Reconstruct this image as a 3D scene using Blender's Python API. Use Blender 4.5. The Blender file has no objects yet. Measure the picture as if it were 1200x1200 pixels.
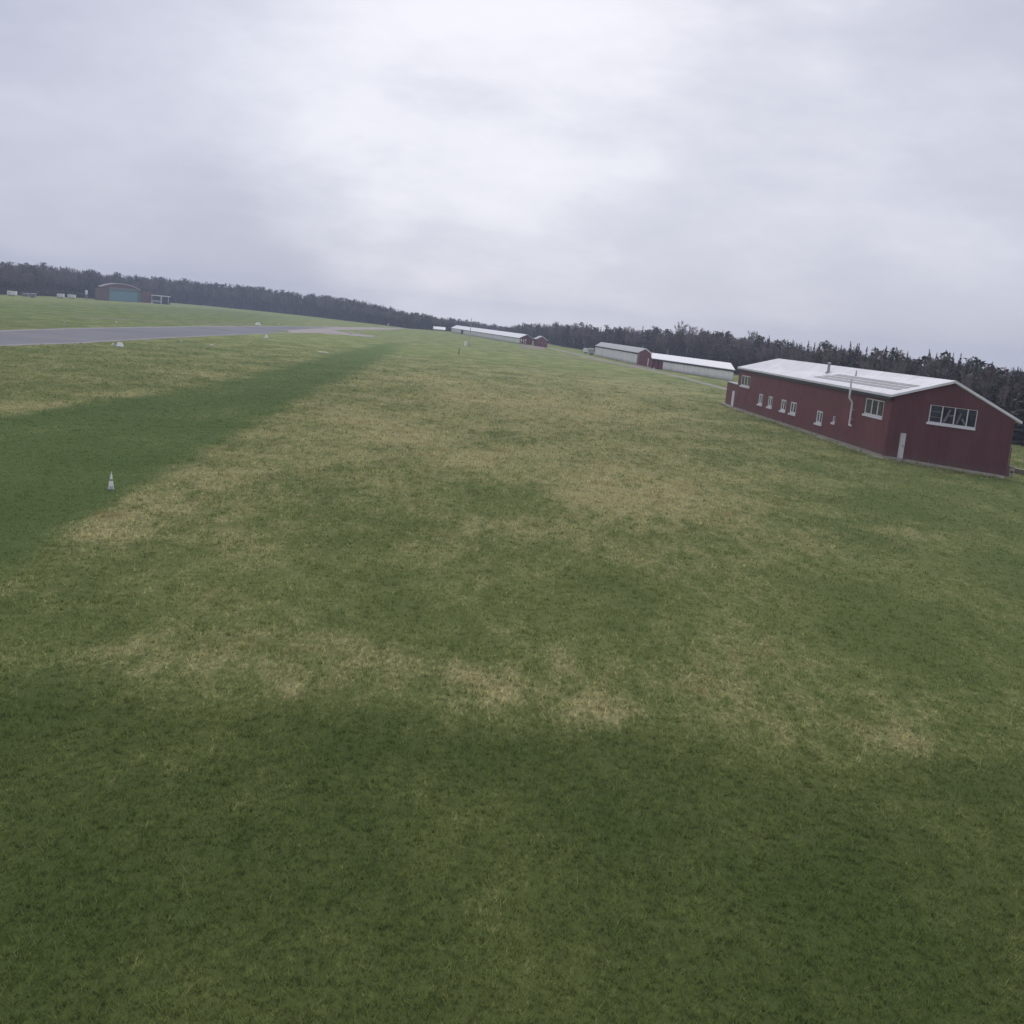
import bpy, bmesh, math, random
import numpy as np
from mathutils import Vector, Matrix, noise as mnoise
random.seed(7); rng = np.random.default_rng(7)
scene = bpy.context.scene
COL = scene.collection

# ------------------------------------------------------------------ camera survey
# Positions on the airfield were measured from the photograph: gnd() gives the ground point seen at a
# photo pixel, so every thing below is put down at its real distance.
F, H, SL, Y0 = 1250.0, 7.5, 0.093, 373 - 0.093 * 540
ROLL = math.atan(SL); HY = Y0 + SL * 600
PITCH = math.atan((600 - HY) * math.cos(ROLL) / F)
fw = np.array([0, math.cos(PITCH), -math.sin(PITCH)])
up0 = np.array([0, math.sin(PITCH), math.cos(PITCH)]); rt0 = np.array([1.0, 0, 0])
rt = rt0 * math.cos(ROLL) + up0 * math.sin(ROLL)
up = -rt0 * math.sin(ROLL) + up0 * math.cos(ROLL)
CAM = np.array([0, 0, H])
def ray(u, v): return fw * F + rt * (u - 600) + up * (600 - v)
def gnd(u, v, z=0.0):
    d = ray(u, v); return CAM + d * ((z - H) / d[2])
def on_plane(u, v, P, Q):
    n = np.cross(Q - P, [0, 0, 1.0]); d = ray(u, v); X = CAM + d * (np.dot(P - CAM, n) / np.dot(d, n))
    w = (Q - P)[:2]; return np.dot((X - P)[:2], w) / np.linalg.norm(w), X[2]
def pj(X):
    d = np.asarray(X, float) - CAM; z = d @ fw
    return 600 + F * (d @ rt) / z, 600 - F * (d @ up) / z
def height_at(G, vtop):
    a = pj(G)[1]; b = pj(G + np.array([0, 0, 1.0]))[1]; return (a - vtop) / (a - b)
def per_px(G): return ((np.asarray(G) - CAM) @ fw) / F

# ------------------------------------------------------------------ node helpers
def new_mat(name):
    m = bpy.data.materials.new(name); m.use_nodes = True
    nt = m.node_tree; bs = nt.nodes['Principled BSDF']
    bs.inputs['Specular IOR Level'].default_value = 0.25
    return m, nt, bs
def N(nt, typ, **kw):
    n = nt.nodes.new(typ)
    for k, v in kw.items(): setattr(n, k, v)
    return n
def setin(nt, sock, v):
    if hasattr(v, 'is_linked') or isinstance(v, bpy.types.NodeSocket): nt.links.new(v, sock)
    else: sock.default_value = v
def mixc(nt, f, a, b, mode='MIX'):
    n = N(nt, 'ShaderNodeMix', data_type='RGBA', blend_type=mode)
    for s, v in ((n.inputs[0], f), (n.inputs[6], a), (n.inputs[7], b)):
        if isinstance(v, tuple) and len(v) == 3: v = v + (1,)
        setin(nt, s, v)
    return n.outputs[2]
def math_(nt, op, a, b=0.0, clamp=False):
    n = N(nt, 'ShaderNodeMath', operation=op, use_clamp=clamp)
    setin(nt, n.inputs[0], a); setin(nt, n.inputs[1], b); return n.outputs[0]
def smooth(nt, v, lo, hi):
    n = N(nt, 'ShaderNodeMapRange', interpolation_type='SMOOTHSTEP')
    setin(nt, n.inputs[0], v); n.inputs[1].default_value = lo; n.inputs[2].default_value = hi
    return n.outputs[0]
def noise_(nt, vec, scale, detail=4.0, rough=0.55):
    n = N(nt, 'ShaderNodeTexNoise'); n.inputs['Scale'].default_value = scale
    n.inputs['Detail'].default_value = detail; n.inputs['Roughness'].default_value = rough
    if vec is not None: nt.links.new(vec, n.inputs['Vector'])
    return n.outputs[0]
def wpos(nt, sc=None):
    g = N(nt, 'ShaderNodeNewGeometry').outputs['Position']
    if sc is None: return g
    m = N(nt, 'ShaderNodeMapping'); m.inputs['Scale'].default_value = sc
    nt.links.new(g, m.inputs['Vector']); return m.outputs[0]
def attr(nt, name): return N(nt, 'ShaderNodeAttribute', attribute_name=name).outputs['Fac']
def bump(nt, bs, hsock, strength=0.3, dist=0.02):
    b = N(nt, 'ShaderNodeBump'); b.inputs['Strength'].default_value = strength; b.inputs['Distance'].default_value = dist
    nt.links.new(hsock, b.inputs['Height']); nt.links.new(b.outputs[0], bs.inputs['Normal'])

def painted(name, col, rough=0.6, dirt=0.18, scale=1.2, streak=True, metal=0.0):
    """weathered paint / sheet metal: colour with dirt and rain streaks"""
    m, nt, bs = new_mat(name)
    tc = N(nt, 'ShaderNodeTexCoord').outputs['Object']
    n1 = noise_(nt, tc, scale, 5)
    f = smooth(nt, n1, 0.35, 0.8)
    c = mixc(nt, math_(nt, 'MULTIPLY', f, dirt * 2), col, tuple(x * 0.55 + 0.01 for x in col))
    if streak:
        mp = N(nt, 'ShaderNodeMapping'); mp.inputs['Scale'].default_value = (5, 5, 0.25)
        nt.links.new(tc, mp.inputs['Vector'])
        n2 = smooth(nt, noise_(nt, mp.outputs[0], 1.0, 3), 0.5, 0.75)
        c = mixc(nt, math_(nt, 'MULTIPLY', n2, dirt), c, tuple(x * 0.6 + 0.02 for x in col))
    nt.links.new(c, bs.inputs['Base Color']); bs.inputs['Roughness'].default_value = rough
    bs.inputs['Metallic'].default_value = metal
    return m
def cladding(name, col, direction, pitch, rough=0.55, dirt=0.2):
    """ribbed sheet: ribs run up the wall, counted along `direction`"""
    m = painted(name, col, rough, dirt)
    nt = m.node_tree; bs = nt.nodes['Principled BSDF']
    dn = N(nt, 'ShaderNodeVectorMath', operation='DOT_PRODUCT')
    nt.links.new(N(nt, 'ShaderNodeTexCoord').outputs['Object'], dn.inputs[0]); dn.inputs[1].default_value = tuple(direction)
    s = math_(nt, 'SINE', math_(nt, 'MULTIPLY', dn.outputs['Value'], 2 * math.pi / pitch))
    bump(nt, bs, smooth(nt, s, -0.4, 0.6), 0.8, 0.03)
    tc = N(nt, 'ShaderNodeTexCoord').outputs['Object']; old = bs.inputs['Base Color'].links[0].from_socket
    sx = N(nt, 'ShaderNodeSeparateXYZ'); nt.links.new(tc, sx.inputs[0])
    mp = N(nt, 'ShaderNodeMapping'); mp.inputs['Scale'].default_value = (.9, .9, .12); nt.links.new(tc, mp.inputs['Vector'])
    big = smooth(nt, noise_(nt, mp.outputs[0], .55, 4, .6), .42, .68)              # faded panels
    c = mixc(nt, math_(nt, 'MULTIPLY', big, .30), old, tuple(x * 1.25 + .03 for x in col))
    spl = math_(nt, 'ADD', sx.outputs['Z'], math_(nt, 'MULTIPLY', noise_(nt, tc, 2.2, 4, .7), -1.5))
    c = mixc(nt, math_(nt, 'MULTIPLY', smooth(nt, spl, .15, -.75), .5), c, (.12, .10, .07))   # mud splashed up from the ground
    j = math_(nt, 'FRACT', math_(nt, 'MULTIPLY', dn.outputs['Value'], 1 / (pitch * 7)))        # sheet laps
    c = mixc(nt, math_(nt, 'MULTIPLY', smooth(nt, j, .05, .0), .35), c, tuple(x * .45 for x in col))
    nt.links.new(c, bs.inputs['Base Color'])
    return m
def glass_mat(name):
    m, nt, bs = new_mat(name)
    n = noise_(nt, N(nt, 'ShaderNodeTexCoord').outputs['Object'], 1.3, 2)
    c = mixc(nt, smooth(nt, n, 0.4, 0.65), (0.012, 0.014, 0.02), (0.05, 0.055, 0.07))
    nt.links.new(c, bs.inputs['Base Color']); bs.inputs['Roughness'].default_value = 0.08
    bs.inputs['Specular IOR Level'].default_value = 0.4
    return m

# ------------------------------------------------------------------ mesh helpers
class MB:
    def __init__(s): s.v = []; s.f = []; s.m = []
    def poly(s, pts, mi=0):
        i = len(s.v); s.v += [tuple(map(float, p)) for p in pts]; s.f.append(tuple(range(i, i + len(pts)))); s.m.append(mi)
    def hexa(s, b, t, mi=0):
        """solid from 4 bottom and 4 top points"""
        i = len(s.v); s.v += [tuple(map(float, p)) for p in list(b) + list(t)]
        for q in ((3, 2, 1, 0), (4, 5, 6, 7), (0, 1, 5, 4), (1, 2, 6, 5), (2, 3, 7, 6), (3, 0, 4, 7)):
            s.f.append(tuple(i + k for k in q)); s.m.append(mi)
    def box(s, c, sx, sy, sz, rz=0.0, mi=0):
        """box standing on c"""
        ca, sa = math.cos(rz), math.sin(rz)
        pts = [(c[0] + x * ca - y * sa, c[1] + x * sa + y * ca) for x, y in ((-sx/2, -sy/2), (sx/2, -sy/2), (sx/2, sy/2), (-sx/2, sy/2))]
        s.hexa([(x, y, c[2]) for x, y in pts], [(x, y, c[2] + sz) for x, y in pts], mi)
    def tube(s, p, q, r0, r1=None, n=8, mi=0, cap=True):
        r1 = r0 if r1 is None else r1
        p = Vector(p); q = Vector(q); d = (q - p)
        if d.length < 1e-6: return
        d.normalize(); a = d.orthogonal().normalized(); b = d.cross(a)
        i = len(s.v)
        for c, r in ((p, r0), (q, r1)):
            for k in range(n):
                t = 2 * math.pi * k / n; s.v.append(tuple(c + a * (r * math.cos(t)) + b * (r * math.sin(t))))
        for k in range(n):
            s.f.append((i + k, i + (k + 1) % n, i + n + (k + 1) % n, i + n + k)); s.m.append(mi)
        if cap:
            s.f.append(tuple(i + n - 1 - k for k in range(n))); s.f.append(tuple(i + n + k for k in range(n))); s.m += [mi, mi]
    def lathe(s, c, prof, n=16, mi=0):
        i = len(s.v)
        for r, z in prof:
            for k in range(n):
                t = 2 * math.pi * k / n; s.v.append((c[0] + r * math.cos(t), c[1] + r * math.sin(t), c[2] + z))
        for j in range(len(prof) - 1):
            for k in range(n):
                s.f.append((i + j*n + k, i + j*n + (k+1) % n, i + (j+1)*n + (k+1) % n, i + (j+1)*n + k)); s.m.append(mi)
        s.f.append(tuple(i + n - 1 - k for k in range(n))); s.f.append(tuple(i + (len(prof)-1)*n + k for k in range(n))); s.m += [mi, mi]
    def mesh(s, name, mats, off=(0, 0, 0)):
        me = bpy.data.meshes.new(name)
        o = Vector(off)
        me.from_pydata([tuple(Vector(v) - o) for v in s.v], [], s.f)
        for m in (mats if isinstance(mats, (list, tuple)) else [mats]): me.materials.append(m)
        me.polygons.foreach_set('material_index', s.m); me.update(); return me
    def build(s, name, mats, parent=None, label=None, bevel=0.0):
        off = root_of(parent).location if parent else (0, 0, 0)
        o = bpy.data.objects.new(name, s.mesh(name, mats, off)); COL.objects.link(o)
        if parent: o.parent = parent
        if label: o['label'] = label
        if bevel:
            b = o.modifiers.new('bevel', 'BEVEL'); b.width = bevel; b.segments = 2; b.limit_method = 'ANGLE'
        return o
def root_of(o):
    while o.parent: o = o.parent
    return o
def tag(o, label, cat, group=None):
    o['label'] = label; o['category'] = cat
    if group: o['group'] = group
    return o
CLEAR = []
def thing(name, loc, label, cat, group=None, rz=0.0):
    o = bpy.data.objects.new(name, None); o.location = tuple(map(float, loc)); o.rotation_euler.z = rz
    o.empty_display_size = 0.3; COL.objects.link(o); return tag(o, label, cat, group)
def structure(o, kind='structure'): o['kind'] = kind; return o
def copy_tree(o, parent=None):
    c = o.copy(); COL.objects.link(c); c.parent = parent
    for ch in list(o.children): copy_tree(ch, c)
    return c

# ------------------------------------------------------------------ field colours
def seg_dist(x, y, P, Q):
    P = np.asarray(P)[:2]; Q = np.asarray(Q)[:2]; d = Q - P; L2 = d @ d
    t = np.clip(((x - P[0]) * d[0] + (y - P[1]) * d[1]) / L2, 0, 1)
    return np.hypot(x - P[0] - t * d[0], y - P[1] - t * d[1])
def in_poly(x, y, poly):
    r = np.zeros(x.shape, bool); n = len(poly)
    for i in range(n):
        x0, y0 = poly[i][:2]; x1, y1 = poly[(i + 1) % n][:2]
        if y0 == y1: continue
        c = ((y0 > y) != (y1 > y)) & (x < (x1 - x0) * (y - y0) / (y1 - y0) + x0)
        r ^= c
    return r
def soft_poly(x, y, poly, w):
    """1 inside, falling to 0 over w metres (w may grow with distance) outside"""
    ins = in_poly(x, y, poly); d = np.full(x.shape, 1e9)
    for i in range(len(poly)): d = np.minimum(d, seg_dist(x, y, poly[i], poly[(i + 1) % len(poly)]))
    return np.clip(0.5 + np.where(ins, d, -d) / w * 0.5, 0, 1)
STRIP = [gnd(*p) for p in ((-120, 515), (0, 489), (90, 474), (240, 455), (320, 433), (400, 414), (440, 404), (475, 402), (440, 424), (395, 446), (300, 492), (190, 556), (60, 632), (-120, 715))]
LEFTDRY = [gnd(*p) for p in ((-150, 452), (0, 420), (200, 414), (340, 408), (372, 420), (300, 438), (160, 468), (0, 497), (-150, 520))]
MIDDRY = [gnd(*p) for p in ((470, 420), (700, 438), (820, 470), (900, 560), (880, 640), (770, 640), (690, 560), (560, 560), (420, 560), (300, 590), (200, 600), (330, 500), (430, 450))]
BAND = [gnd(*p) for p in ((-100, 750), (120, 720), (330, 728), (560, 755), (700, 745), (900, 790), (1200, 800), (1350, 850), (1200, 900), (960, 880), (700, 858), (520, 850), (330, 815), (120, 800), (-100, 800))]
EDGE = [gnd(*p) for p in ((-60, 712), (60, 640), (200, 562), (300, 500), (330, 500), (260, 600), (150, 660), (-60, 760))]
FORE = [gnd(*p) for p in ((-400, 830), (0, 800), (300, 815), (520, 850), (700, 860), (960, 880), (1200, 900), (1600, 980), (1900, 1500), (600, 2400), (-900, 1500))]
GREENBAND = [gnd(*p) for p in ((-100, 660), (200, 630), (420, 640), (700, 680), (760, 720), (680, 765), (500, 752), (250, 722), (-100, 740))]
RIGHTGREEN = [gnd(*p) for p in ((900, 590), (1000, 560), (1200, 600), (1500, 680), (1500, 820), (1200, 800), (900, 790), (760, 720), (820, 660))]
FARLEFT = [gnd(*p) for p in ((-200, 352), (0, 352), (150, 357), (260, 363), (330, 371), (330, 381), (0, 386), (-200, 394))]  # duller far turf, partly lens darkening put into its colour
LEFT_VIGNETTE = [gnd(*p) for p in ((-120, 640), (40, 650), (90, 700), (60, 780), (-120, 800))]  # lens darkening of the left margin painted into the turf
RIGHT_VIGNETTE = [gnd(*p) for p in ((1030, 545), (1300, 590), (1400, 800), (1100, 800), (1040, 680))]  # lens darkening of the right margin painted into the turf
BLOBS = [  # photo pixel, width px, height px, amount : the bigger patches of dead grass
    (775, 585, 85, 16, .6), (745, 555, 70, 24, .5), (690, 570, 40, 18, .35), (700, 480, 120, 16, .42), (770, 455, 90, 9, .35), (500, 445, 70, 7, .5), (560, 470, 90, 10, .3), (585, 540, 60, 10, .3),
    (700, 835, 42, 22, .75), (585, 808, 38, 16, .65), (540, 790, 22, 9, .5), (340, 812, 16, 7, .5), (440, 770, 110, 14, .3),
    (100, 620, 70, 22, .75), (160, 590, 60, 16, .55), (230, 555, 70, 12, .4), (390, 480, 70, 10, .4), (440, 500, 80, 14, .38), (480, 520, 110, 20, .25),
    (60, 478, 70, 6, .55), (150, 463, 50, 4, .4), (260, 440, 90, 6, .3), (1060, 625, 50, 12, .4), (965, 630, 34, 14, .4), (815, 790, 60, 20, .35), (1050, 865, 60, 16, .45),
    (530, 640, 50, 14, .3), (275, 635, 26, 14, .45), (640, 620, 110, 14, .28), (1185, 1130, 60, 60, .2), (190, 910, 46, 16, .3), (80, 1085, 50, 12, .25), (300, 1100, 26, 8, .2), (40, 690, 90, 18, .3), (120, 770, 80, 16, .3)]
def field_attrs(x, y):
    """dry / lush / short amounts of the turf, with lens darkening painted in at the margins"""
    dry = np.full(x.shape, 0.30); dist = np.hypot(x, y)
    w = 1.0 + 0.03 * dist
    strip = soft_poly(x, y, STRIP, 0.4 + 0.006 * dist)
    fore = soft_poly(x, y, FORE, 1.2)
    dry += 0.23 * soft_poly(x, y, MIDDRY, w * 3) + 0.07 * soft_poly(x, y, LEFTDRY, w * 2) + 0.05 * soft_poly(x, y, BAND, 1.6) + 0.07 * soft_poly(x, y, EDGE, 1.5)
    dry -= 0.12 * soft_poly(x, y, GREENBAND, 3.0) + 0.10 * soft_poly(x, y, RIGHTGREEN, 4.0)
    dry -= 0.26 * fore + 0.16 * soft_poly(x, y, LEFT_VIGNETTE, 3.0) + 0.12 * soft_poly(x, y, RIGHT_VIGNETTE, 5.0)
    far = soft_poly(x, y, FARLEFT, 12.0)
    for u, v, pw, ph, a in BLOBS:
        c = gnd(u, v); f = gnd(u, v - ph); n = gnd(u, v + ph); L = abs(f[1] - n[1]) * 0.5 + 0.2; W = pw * per_px(c)
        ux, uy = c[0] / np.hypot(c[0], c[1]), c[1] / np.hypot(c[0], c[1])
        a_ = (x - c[0]) * ux + (y - c[1]) * uy; b_ = -(x - c[0]) * uy + (y - c[1]) * ux
        dry += a * 0.72 * np.exp(-((a_ / L) ** 2 + (b_ / W) ** 2))
    dry *= 1 - 0.95 * strip
    dry -= .05 * far
    return np.clip(dry, 0, 1), np.clip(strip + .15 * far + .35 * soft_poly(x, y, RIGHT_VIGNETTE, 5.0) + .35 * soft_poly(x, y, LEFT_VIGNETTE, 3.0), 0, 1), np.clip(fore + .8 * far, 0, 1)
def field_colour(nt, blades=False):
    P = wpos(nt)
    dry, lush, fore = attr(nt, 'dry'), attr(nt, 'lush'), attr(nt, 'short')
    nbig = noise_(nt, P, 0.035, 3); P2 = wpos(nt, (1, .55, 1)); P3 = wpos(nt, (1, .36, 1))
    nmid = noise_(nt, P2, 0.22, 5, 0.62); nfin = noise_(nt, P3, 1.7, 6, 0.7); nvf = noise_(nt, P3, 10.0, 5, 0.75)
    g = mixc(nt, smooth(nt, nmid, 0.3, 0.7), C_G1, C_G2)
    g = mixc(nt, math_(nt, 'MULTIPLY', smooth(nt, nbig, 0.4, 0.65), 0.5), g, C_G3)
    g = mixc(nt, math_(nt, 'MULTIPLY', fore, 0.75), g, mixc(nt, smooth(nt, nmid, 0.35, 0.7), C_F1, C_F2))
    g = mixc(nt, lush, g, mixc(nt, smooth(nt, nmid, 0.3, 0.75), C_L1, C_L2))
    d = mixc(nt, smooth(nt, nvf, 0.3, 0.7), C_D1, C_D2)
    d = mixc(nt, smooth(nt, noise_(nt, P, 0.5, 3), 0.52, 0.7), d, C_D3)
    e = lambda n, a: math_(nt, 'MULTIPLY', math_(nt, 'SUBTRACT', smooth(nt, n, 0.3, 0.7), 0.5), a)
    s = math_(nt, 'ADD', dry, e(nmid, 0.36))
    s = math_(nt, 'ADD', s, e(nfin, 0.42))
    s = math_(nt, 'ADD', s, e(nvf, 0.34))
    if blades: s = math_(nt, 'ADD', s, math_(nt, 'MULTIPLY', math_(nt, 'SUBTRACT', attr(nt, 'rnd'), 0.5), 0.45))
    f = math_(nt, 'MULTIPLY', smooth(nt, s, 0.16, 1.02), 0.84)
    c = mixc(nt, f, g, d)
    # tufts: small darker and lighter clumps of the turf itself
    c = mixc(nt, math_(nt, 'MULTIPLY', smooth(nt, nvf, 0.48, 0.66), 0.45), c, mixc(nt, 1.0, c, (1.6, 1.58, 1.4), 'MULTIPLY'))
    c = mixc(nt, math_(nt, 'MULTIPLY', smooth(nt, nfin, 0.5, 0.3), 0.5), c, mixc(nt, 1.0, c, (0.62, 0.66, 0.62), 'MULTIPLY'))
    return c, nfin, nvf
C_G1, C_G2, C_G3 = (0.146, 0.193, 0.061), (0.229, 0.266, 0.097), (0.190, 0.235, 0.077)
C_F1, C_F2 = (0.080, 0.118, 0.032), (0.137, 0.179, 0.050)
C_L1, C_L2 = (0.112, 0.173, 0.051), (0.153, 0.209, 0.068)
C_D1, C_D2, C_D3 = (0.376, 0.347, 0.163), (0.570, 0.526, 0.285), (0.399, 0.319, 0.163)

def field_material():
    m, nt, bs = new_mat('turf')
    c, nfin, nvf = field_colour(nt)
    ng = noise_(nt, wpos(nt, (1, .5, 1)), 26.0, 3, .7)      # thatch and soil between the blades
    c = mixc(nt, math_(nt, 'MULTIPLY', attr(nt, 'cover'), math_(nt, 'ADD', .55, math_(nt, 'MULTIPLY', smooth(nt, ng, .38, .62), .3))), c, mixc(nt, 1.0, c, (.50, .47, .46), 'MULTIPLY'))
    nt.links.new(c, bs.inputs['Base Color']); bs.inputs['Roughness'].default_value = 0.95; bs.inputs['Specular IOR Level'].default_value = 0.05
    h = math_(nt, 'ADD', nfin, math_(nt, 'MULTIPLY', nvf, 0.6)); bump(nt, bs, h, 0.7, 0.12)
    return m
def set_attrs(me, **kw):
    for k, v in kw.items():
        a = me.attributes.new(k, 'FLOAT', 'POINT'); a.data.foreach_set('value', np.ascontiguousarray(v, np.float32))

def build_ground():
    az = np.radians(np.concatenate([np.linspace(-45, 45, 361), np.linspace(45, 315, 91)[1:-1]]))
    rr = np.concatenate([[1.5], np.geomspace(4, 900, 330), np.geomspace(900, 1300, 6)[1:]])
    A, R = np.meshgrid(az, rr); x = (R * np.sin(A)).ravel(); y = (R * np.cos(A)).ravel()
    na, nr = len(az), len(rr)
    j, i = np.meshgrid(np.arange(nr - 1), np.arange(na), indexing='ij'); i2 = (i + 1) % na
    q = np.stack([j * na + i, j * na + i2, (j + 1) * na + i2, (j + 1) * na + i], -1).reshape(-1, 4)[:, ::-1]
    me = bpy.data.meshes.new('ground')
    me.from_pydata(np.stack([x, y, np.zeros_like(x)], 1).tolist(), [], q.tolist() + [tuple(range(na))[::-1]])
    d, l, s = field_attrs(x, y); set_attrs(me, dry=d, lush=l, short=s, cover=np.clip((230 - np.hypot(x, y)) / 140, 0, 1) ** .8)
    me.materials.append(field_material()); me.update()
    o = bpy.data.objects.new('ground', me); COL.objects.link(o); structure(o)
    if me.polygons[0].normal.z < 0: me.flip_normals()
build_ground()

def build_grass():
    """one mesh of grass blades standing on the near field"""
    px, py, sc = [], [], []
    E = np.geomspace(8, 230, 48)
    for r0, r1 in zip(E[:-1], E[1:]):
        rm = (r0 + r1) / 2; s = (rm / 10) ** .82; dens = 2000 * (10 / rm) ** 2.1 * min(1, max(0, (230 - rm) / 130))
        n = int(dens * (r1 * r1 - r0 * r0) * 0.5 * math.radians(66))
        r = np.sqrt(rng.uniform(r0 * r0, r1 * r1, n)); a = np.radians(rng.uniform(-33, 33, n))
        px.append(r * np.sin(a)); py.append(r * np.cos(a)); sc.append(np.full(n, s))
    x = np.concatenate(px); y = np.concatenate(py); s = np.concatenate(sc); n = len(x)
    keep = np.ones(n, bool)
    keep &= ~in_poly(x, y, [tuple(p) for p in HALL_POLY])
    for pl in EXCL_P: keep &= ~in_poly(x, y, pl)
    for P_, W_ in EXCL_R:
        for i in range(len(P_) - 1): keep &= seg_dist(x, y, P_[i], P_[i + 1]) > W_[i] * .5
    for q in CLEAR: keep &= np.hypot(x - q[0], y - q[1]) > q[2]
    x, y, s = x[keep], y[keep], s[keep]; n = len(x)
    K = 6; m = n // K; pick = rng.permutation(n)[:m]; x, y, s = x[pick], y[pick], s[pick]; idx = np.repeat(np.arange(m), K); n = m * K      # blades grow in tufts
    sp = 0.021 * s[idx]; ox, oy = rng.normal(0, 1, n) * sp, rng.normal(0, 1, n) * sp
    tall = np.ones(n)
    rnd = np.clip(rng.random(m)[idx] * .75 + rng.random(n) * .25, 0, 1); big = np.exp(rng.normal(0, .38, m))[idx]
    x, y, s = x[idx] + ox, y[idx] + oy, s[idx]
    for P_, Q_, n_ in ((A, B, nAB), (B, Cc, nBC)):
        L_ = np.linalg.norm(Q_ - P_); k = int(L_ * 26); t_ = rng.random(k); o_ = .66 + np.abs(rng.normal(0, .22, k)); o_[rng.random(k) < .06] = .12
        ex = P_[0] + (Q_ - P_)[0] * t_ + n_[0] * o_; ey = P_[1] + (Q_ - P_)[1] * t_ + n_[1] * o_
        x = np.concatenate([x, ex]); y = np.concatenate([y, ey]); s = np.concatenate([s, np.full(k, 4.0)]); rnd = np.concatenate([rnd, rng.random(k) * .8]); big = np.concatenate([big, np.exp(rng.normal(.3, .4, k))]); tall = np.concatenate([tall, np.full(k, 1.5)])
    n = len(x)
    d, l, sh = field_attrs(x, y)
    h = tall * big * s ** 0.38 * (0.030 + 0.045 * rng.random(n) ** 1.5) * (1 - 0.5 * l) * (1 + 0.25 * d) * np.clip((235 - np.hypot(x, y)) / 120, .15, 1); w = s * (0.0035 + 0.003 * rng.random(n))
    th = rng.uniform(0, 2 * math.pi, n); tl = rng.uniform(0.2, 1.1, n) * h; ta = th + rng.uniform(-.8, .8, n) + math.pi / 2
    cx, cy = np.cos(th) * w, np.sin(th) * w
    v = np.empty((n, 3, 3), np.float32)
    v[:, 0] = np.stack([x - cx, y - cy, np.full(n, -0.004)], 1); v[:, 1] = np.stack([x + cx, y + cy, np.full(n, -0.004)], 1)
    v[:, 2] = np.stack([x + np.cos(ta) * tl, y + np.sin(ta) * tl, h], 1)
    me = bpy.data.meshes.new('grass'); me.vertices.add(n * 3); me.vertices.foreach_set('co', v.ravel())
    me.loops.add(n * 3); me.loops.foreach_set('vertex_index', np.arange(n * 3, dtype=np.int32))
    me.polygons.add(n); me.polygons.foreach_set('loop_start', np.arange(0, n * 3, 3, dtype=np.int32)); me.update(calc_edges=True)
    r3 = lambda a: np.repeat(a, 3)
    set_attrs(me, dry=r3(d), lush=r3(l), short=r3(sh), rnd=r3(rnd), tip=np.tile([0, 0, 1.0], n))
    m, nt, bs = new_mat('grass_blade')
    c, _, _ = field_colour(nt, True)
    rn = attr(nt, 'rnd'); c = mixc(nt, 1.0, c, mixc(nt, rn, (1.0, 1.03, .95), (1.75, 1.7, 1.55)), 'MULTIPLY')
    c = mixc(nt, math_(nt, 'MULTIPLY', smooth(nt, rn, .86, .95), .55), c, (.34, .30, .16))
    nt.links.new(c, bs.inputs['Base Color']); bs.inputs['Roughness'].default_value = 0.8; bs.inputs['Specular IOR Level'].default_value = 0.1
    va = N(nt, 'ShaderNodeVectorMath', operation='MULTIPLY_ADD'); nt.links.new(N(nt, 'ShaderNodeNewGeometry').outputs['Normal'], va.inputs[0])
    va.inputs[1].default_value = (.45, .45, .45); va.inputs[2].default_value = (0, 0, .85); vn = N(nt, 'ShaderNodeVectorMath', operation='NORMALIZE'); nt.links.new(va.outputs[0], vn.inputs[0]); nt.links.new(vn.outputs[0], bs.inputs['Normal'])
    tr = N(nt, 'ShaderNodeBsdfTranslucent'); nt.links.new(c, tr.inputs['Color'])
    mx = N(nt, 'ShaderNodeMixShader'); mx.inputs[0].default_value = 0.3
    nt.links.new(bs.outputs[0], mx.inputs[1]); nt.links.new(tr.outputs[0], mx.inputs[2])
    nt.links.new(mx.outputs[0], nt.nodes['Material Output'].inputs['Surface'])
    me.materials.append(m)
    o = bpy.data.objects.new('grass', me); COL.objects.link(o); structure(o, 'stuff')
    tag(o, 'short winter grass covering the near airfield', 'grass')

# ------------------------------------------------------------------ pavements and tracks
EXCL_P, EXCL_R = [], []
def sheet(name, outline, mat, z, rough=0.0):
    EXCL_P.append([tuple(p[:2]) for p in outline])
    b = MB(); b.poly([(p[0], p[1], z) for p in outline]); o = b.build(name, mat)
    if o.data.polygons[0].normal.z < 0: o.data.flip_normals()
    return structure(o)
def ribbon(name, px, wid, mat, z, wob=0.0):
    pts = [gnd(*p)[:2] for p in px]; w = wid if isinstance(wid, (list, tuple)) else [wid] * len(pts)
    P = []; W = []
    for i in range(len(pts) - 1):
        n = max(2, int(np.linalg.norm(pts[i + 1] - pts[i]) / 2.5))
        for k in range(n): t = k / n; P.append(pts[i] * (1 - t) + pts[i + 1] * t); W.append(w[i] * (1 - t) + w[i + 1] * t)
    P.append(pts[-1]); W.append(w[-1]); P = np.array(P)
    for _ in range(6): P[1:-1] = 0.25 * P[:-2] + 0.5 * P[1:-1] + 0.25 * P[2:]
    if mat is M_PATH: EXCL_R.append((P.copy(), W))
    T = np.gradient(P, axis=0); T /= np.linalg.norm(T, axis=1)[:, None]; Nn = np.stack([-T[:, 1], T[:, 0]], 1)
    b = MB(); n = len(P)
    for i in range(n):
        for sgn in (1, -1):
            r = W[i] / 2 * (1 + wob * mnoise.noise((P[i][0] * .2, P[i][1] * .2, sgn * 7.0)))
            q = P[i] + Nn[i] * r * sgn; b.v.append((q[0], q[1], z))
    for i in range(n - 1): b.f.append((2*i, 2*i+1, 2*i+3, 2*i+2)); b.m.append(0)
    o = b.build(name, mat)
    if o.data.polygons[0].normal.z < 0: o.data.flip_normals()
    return structure(o)
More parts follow.
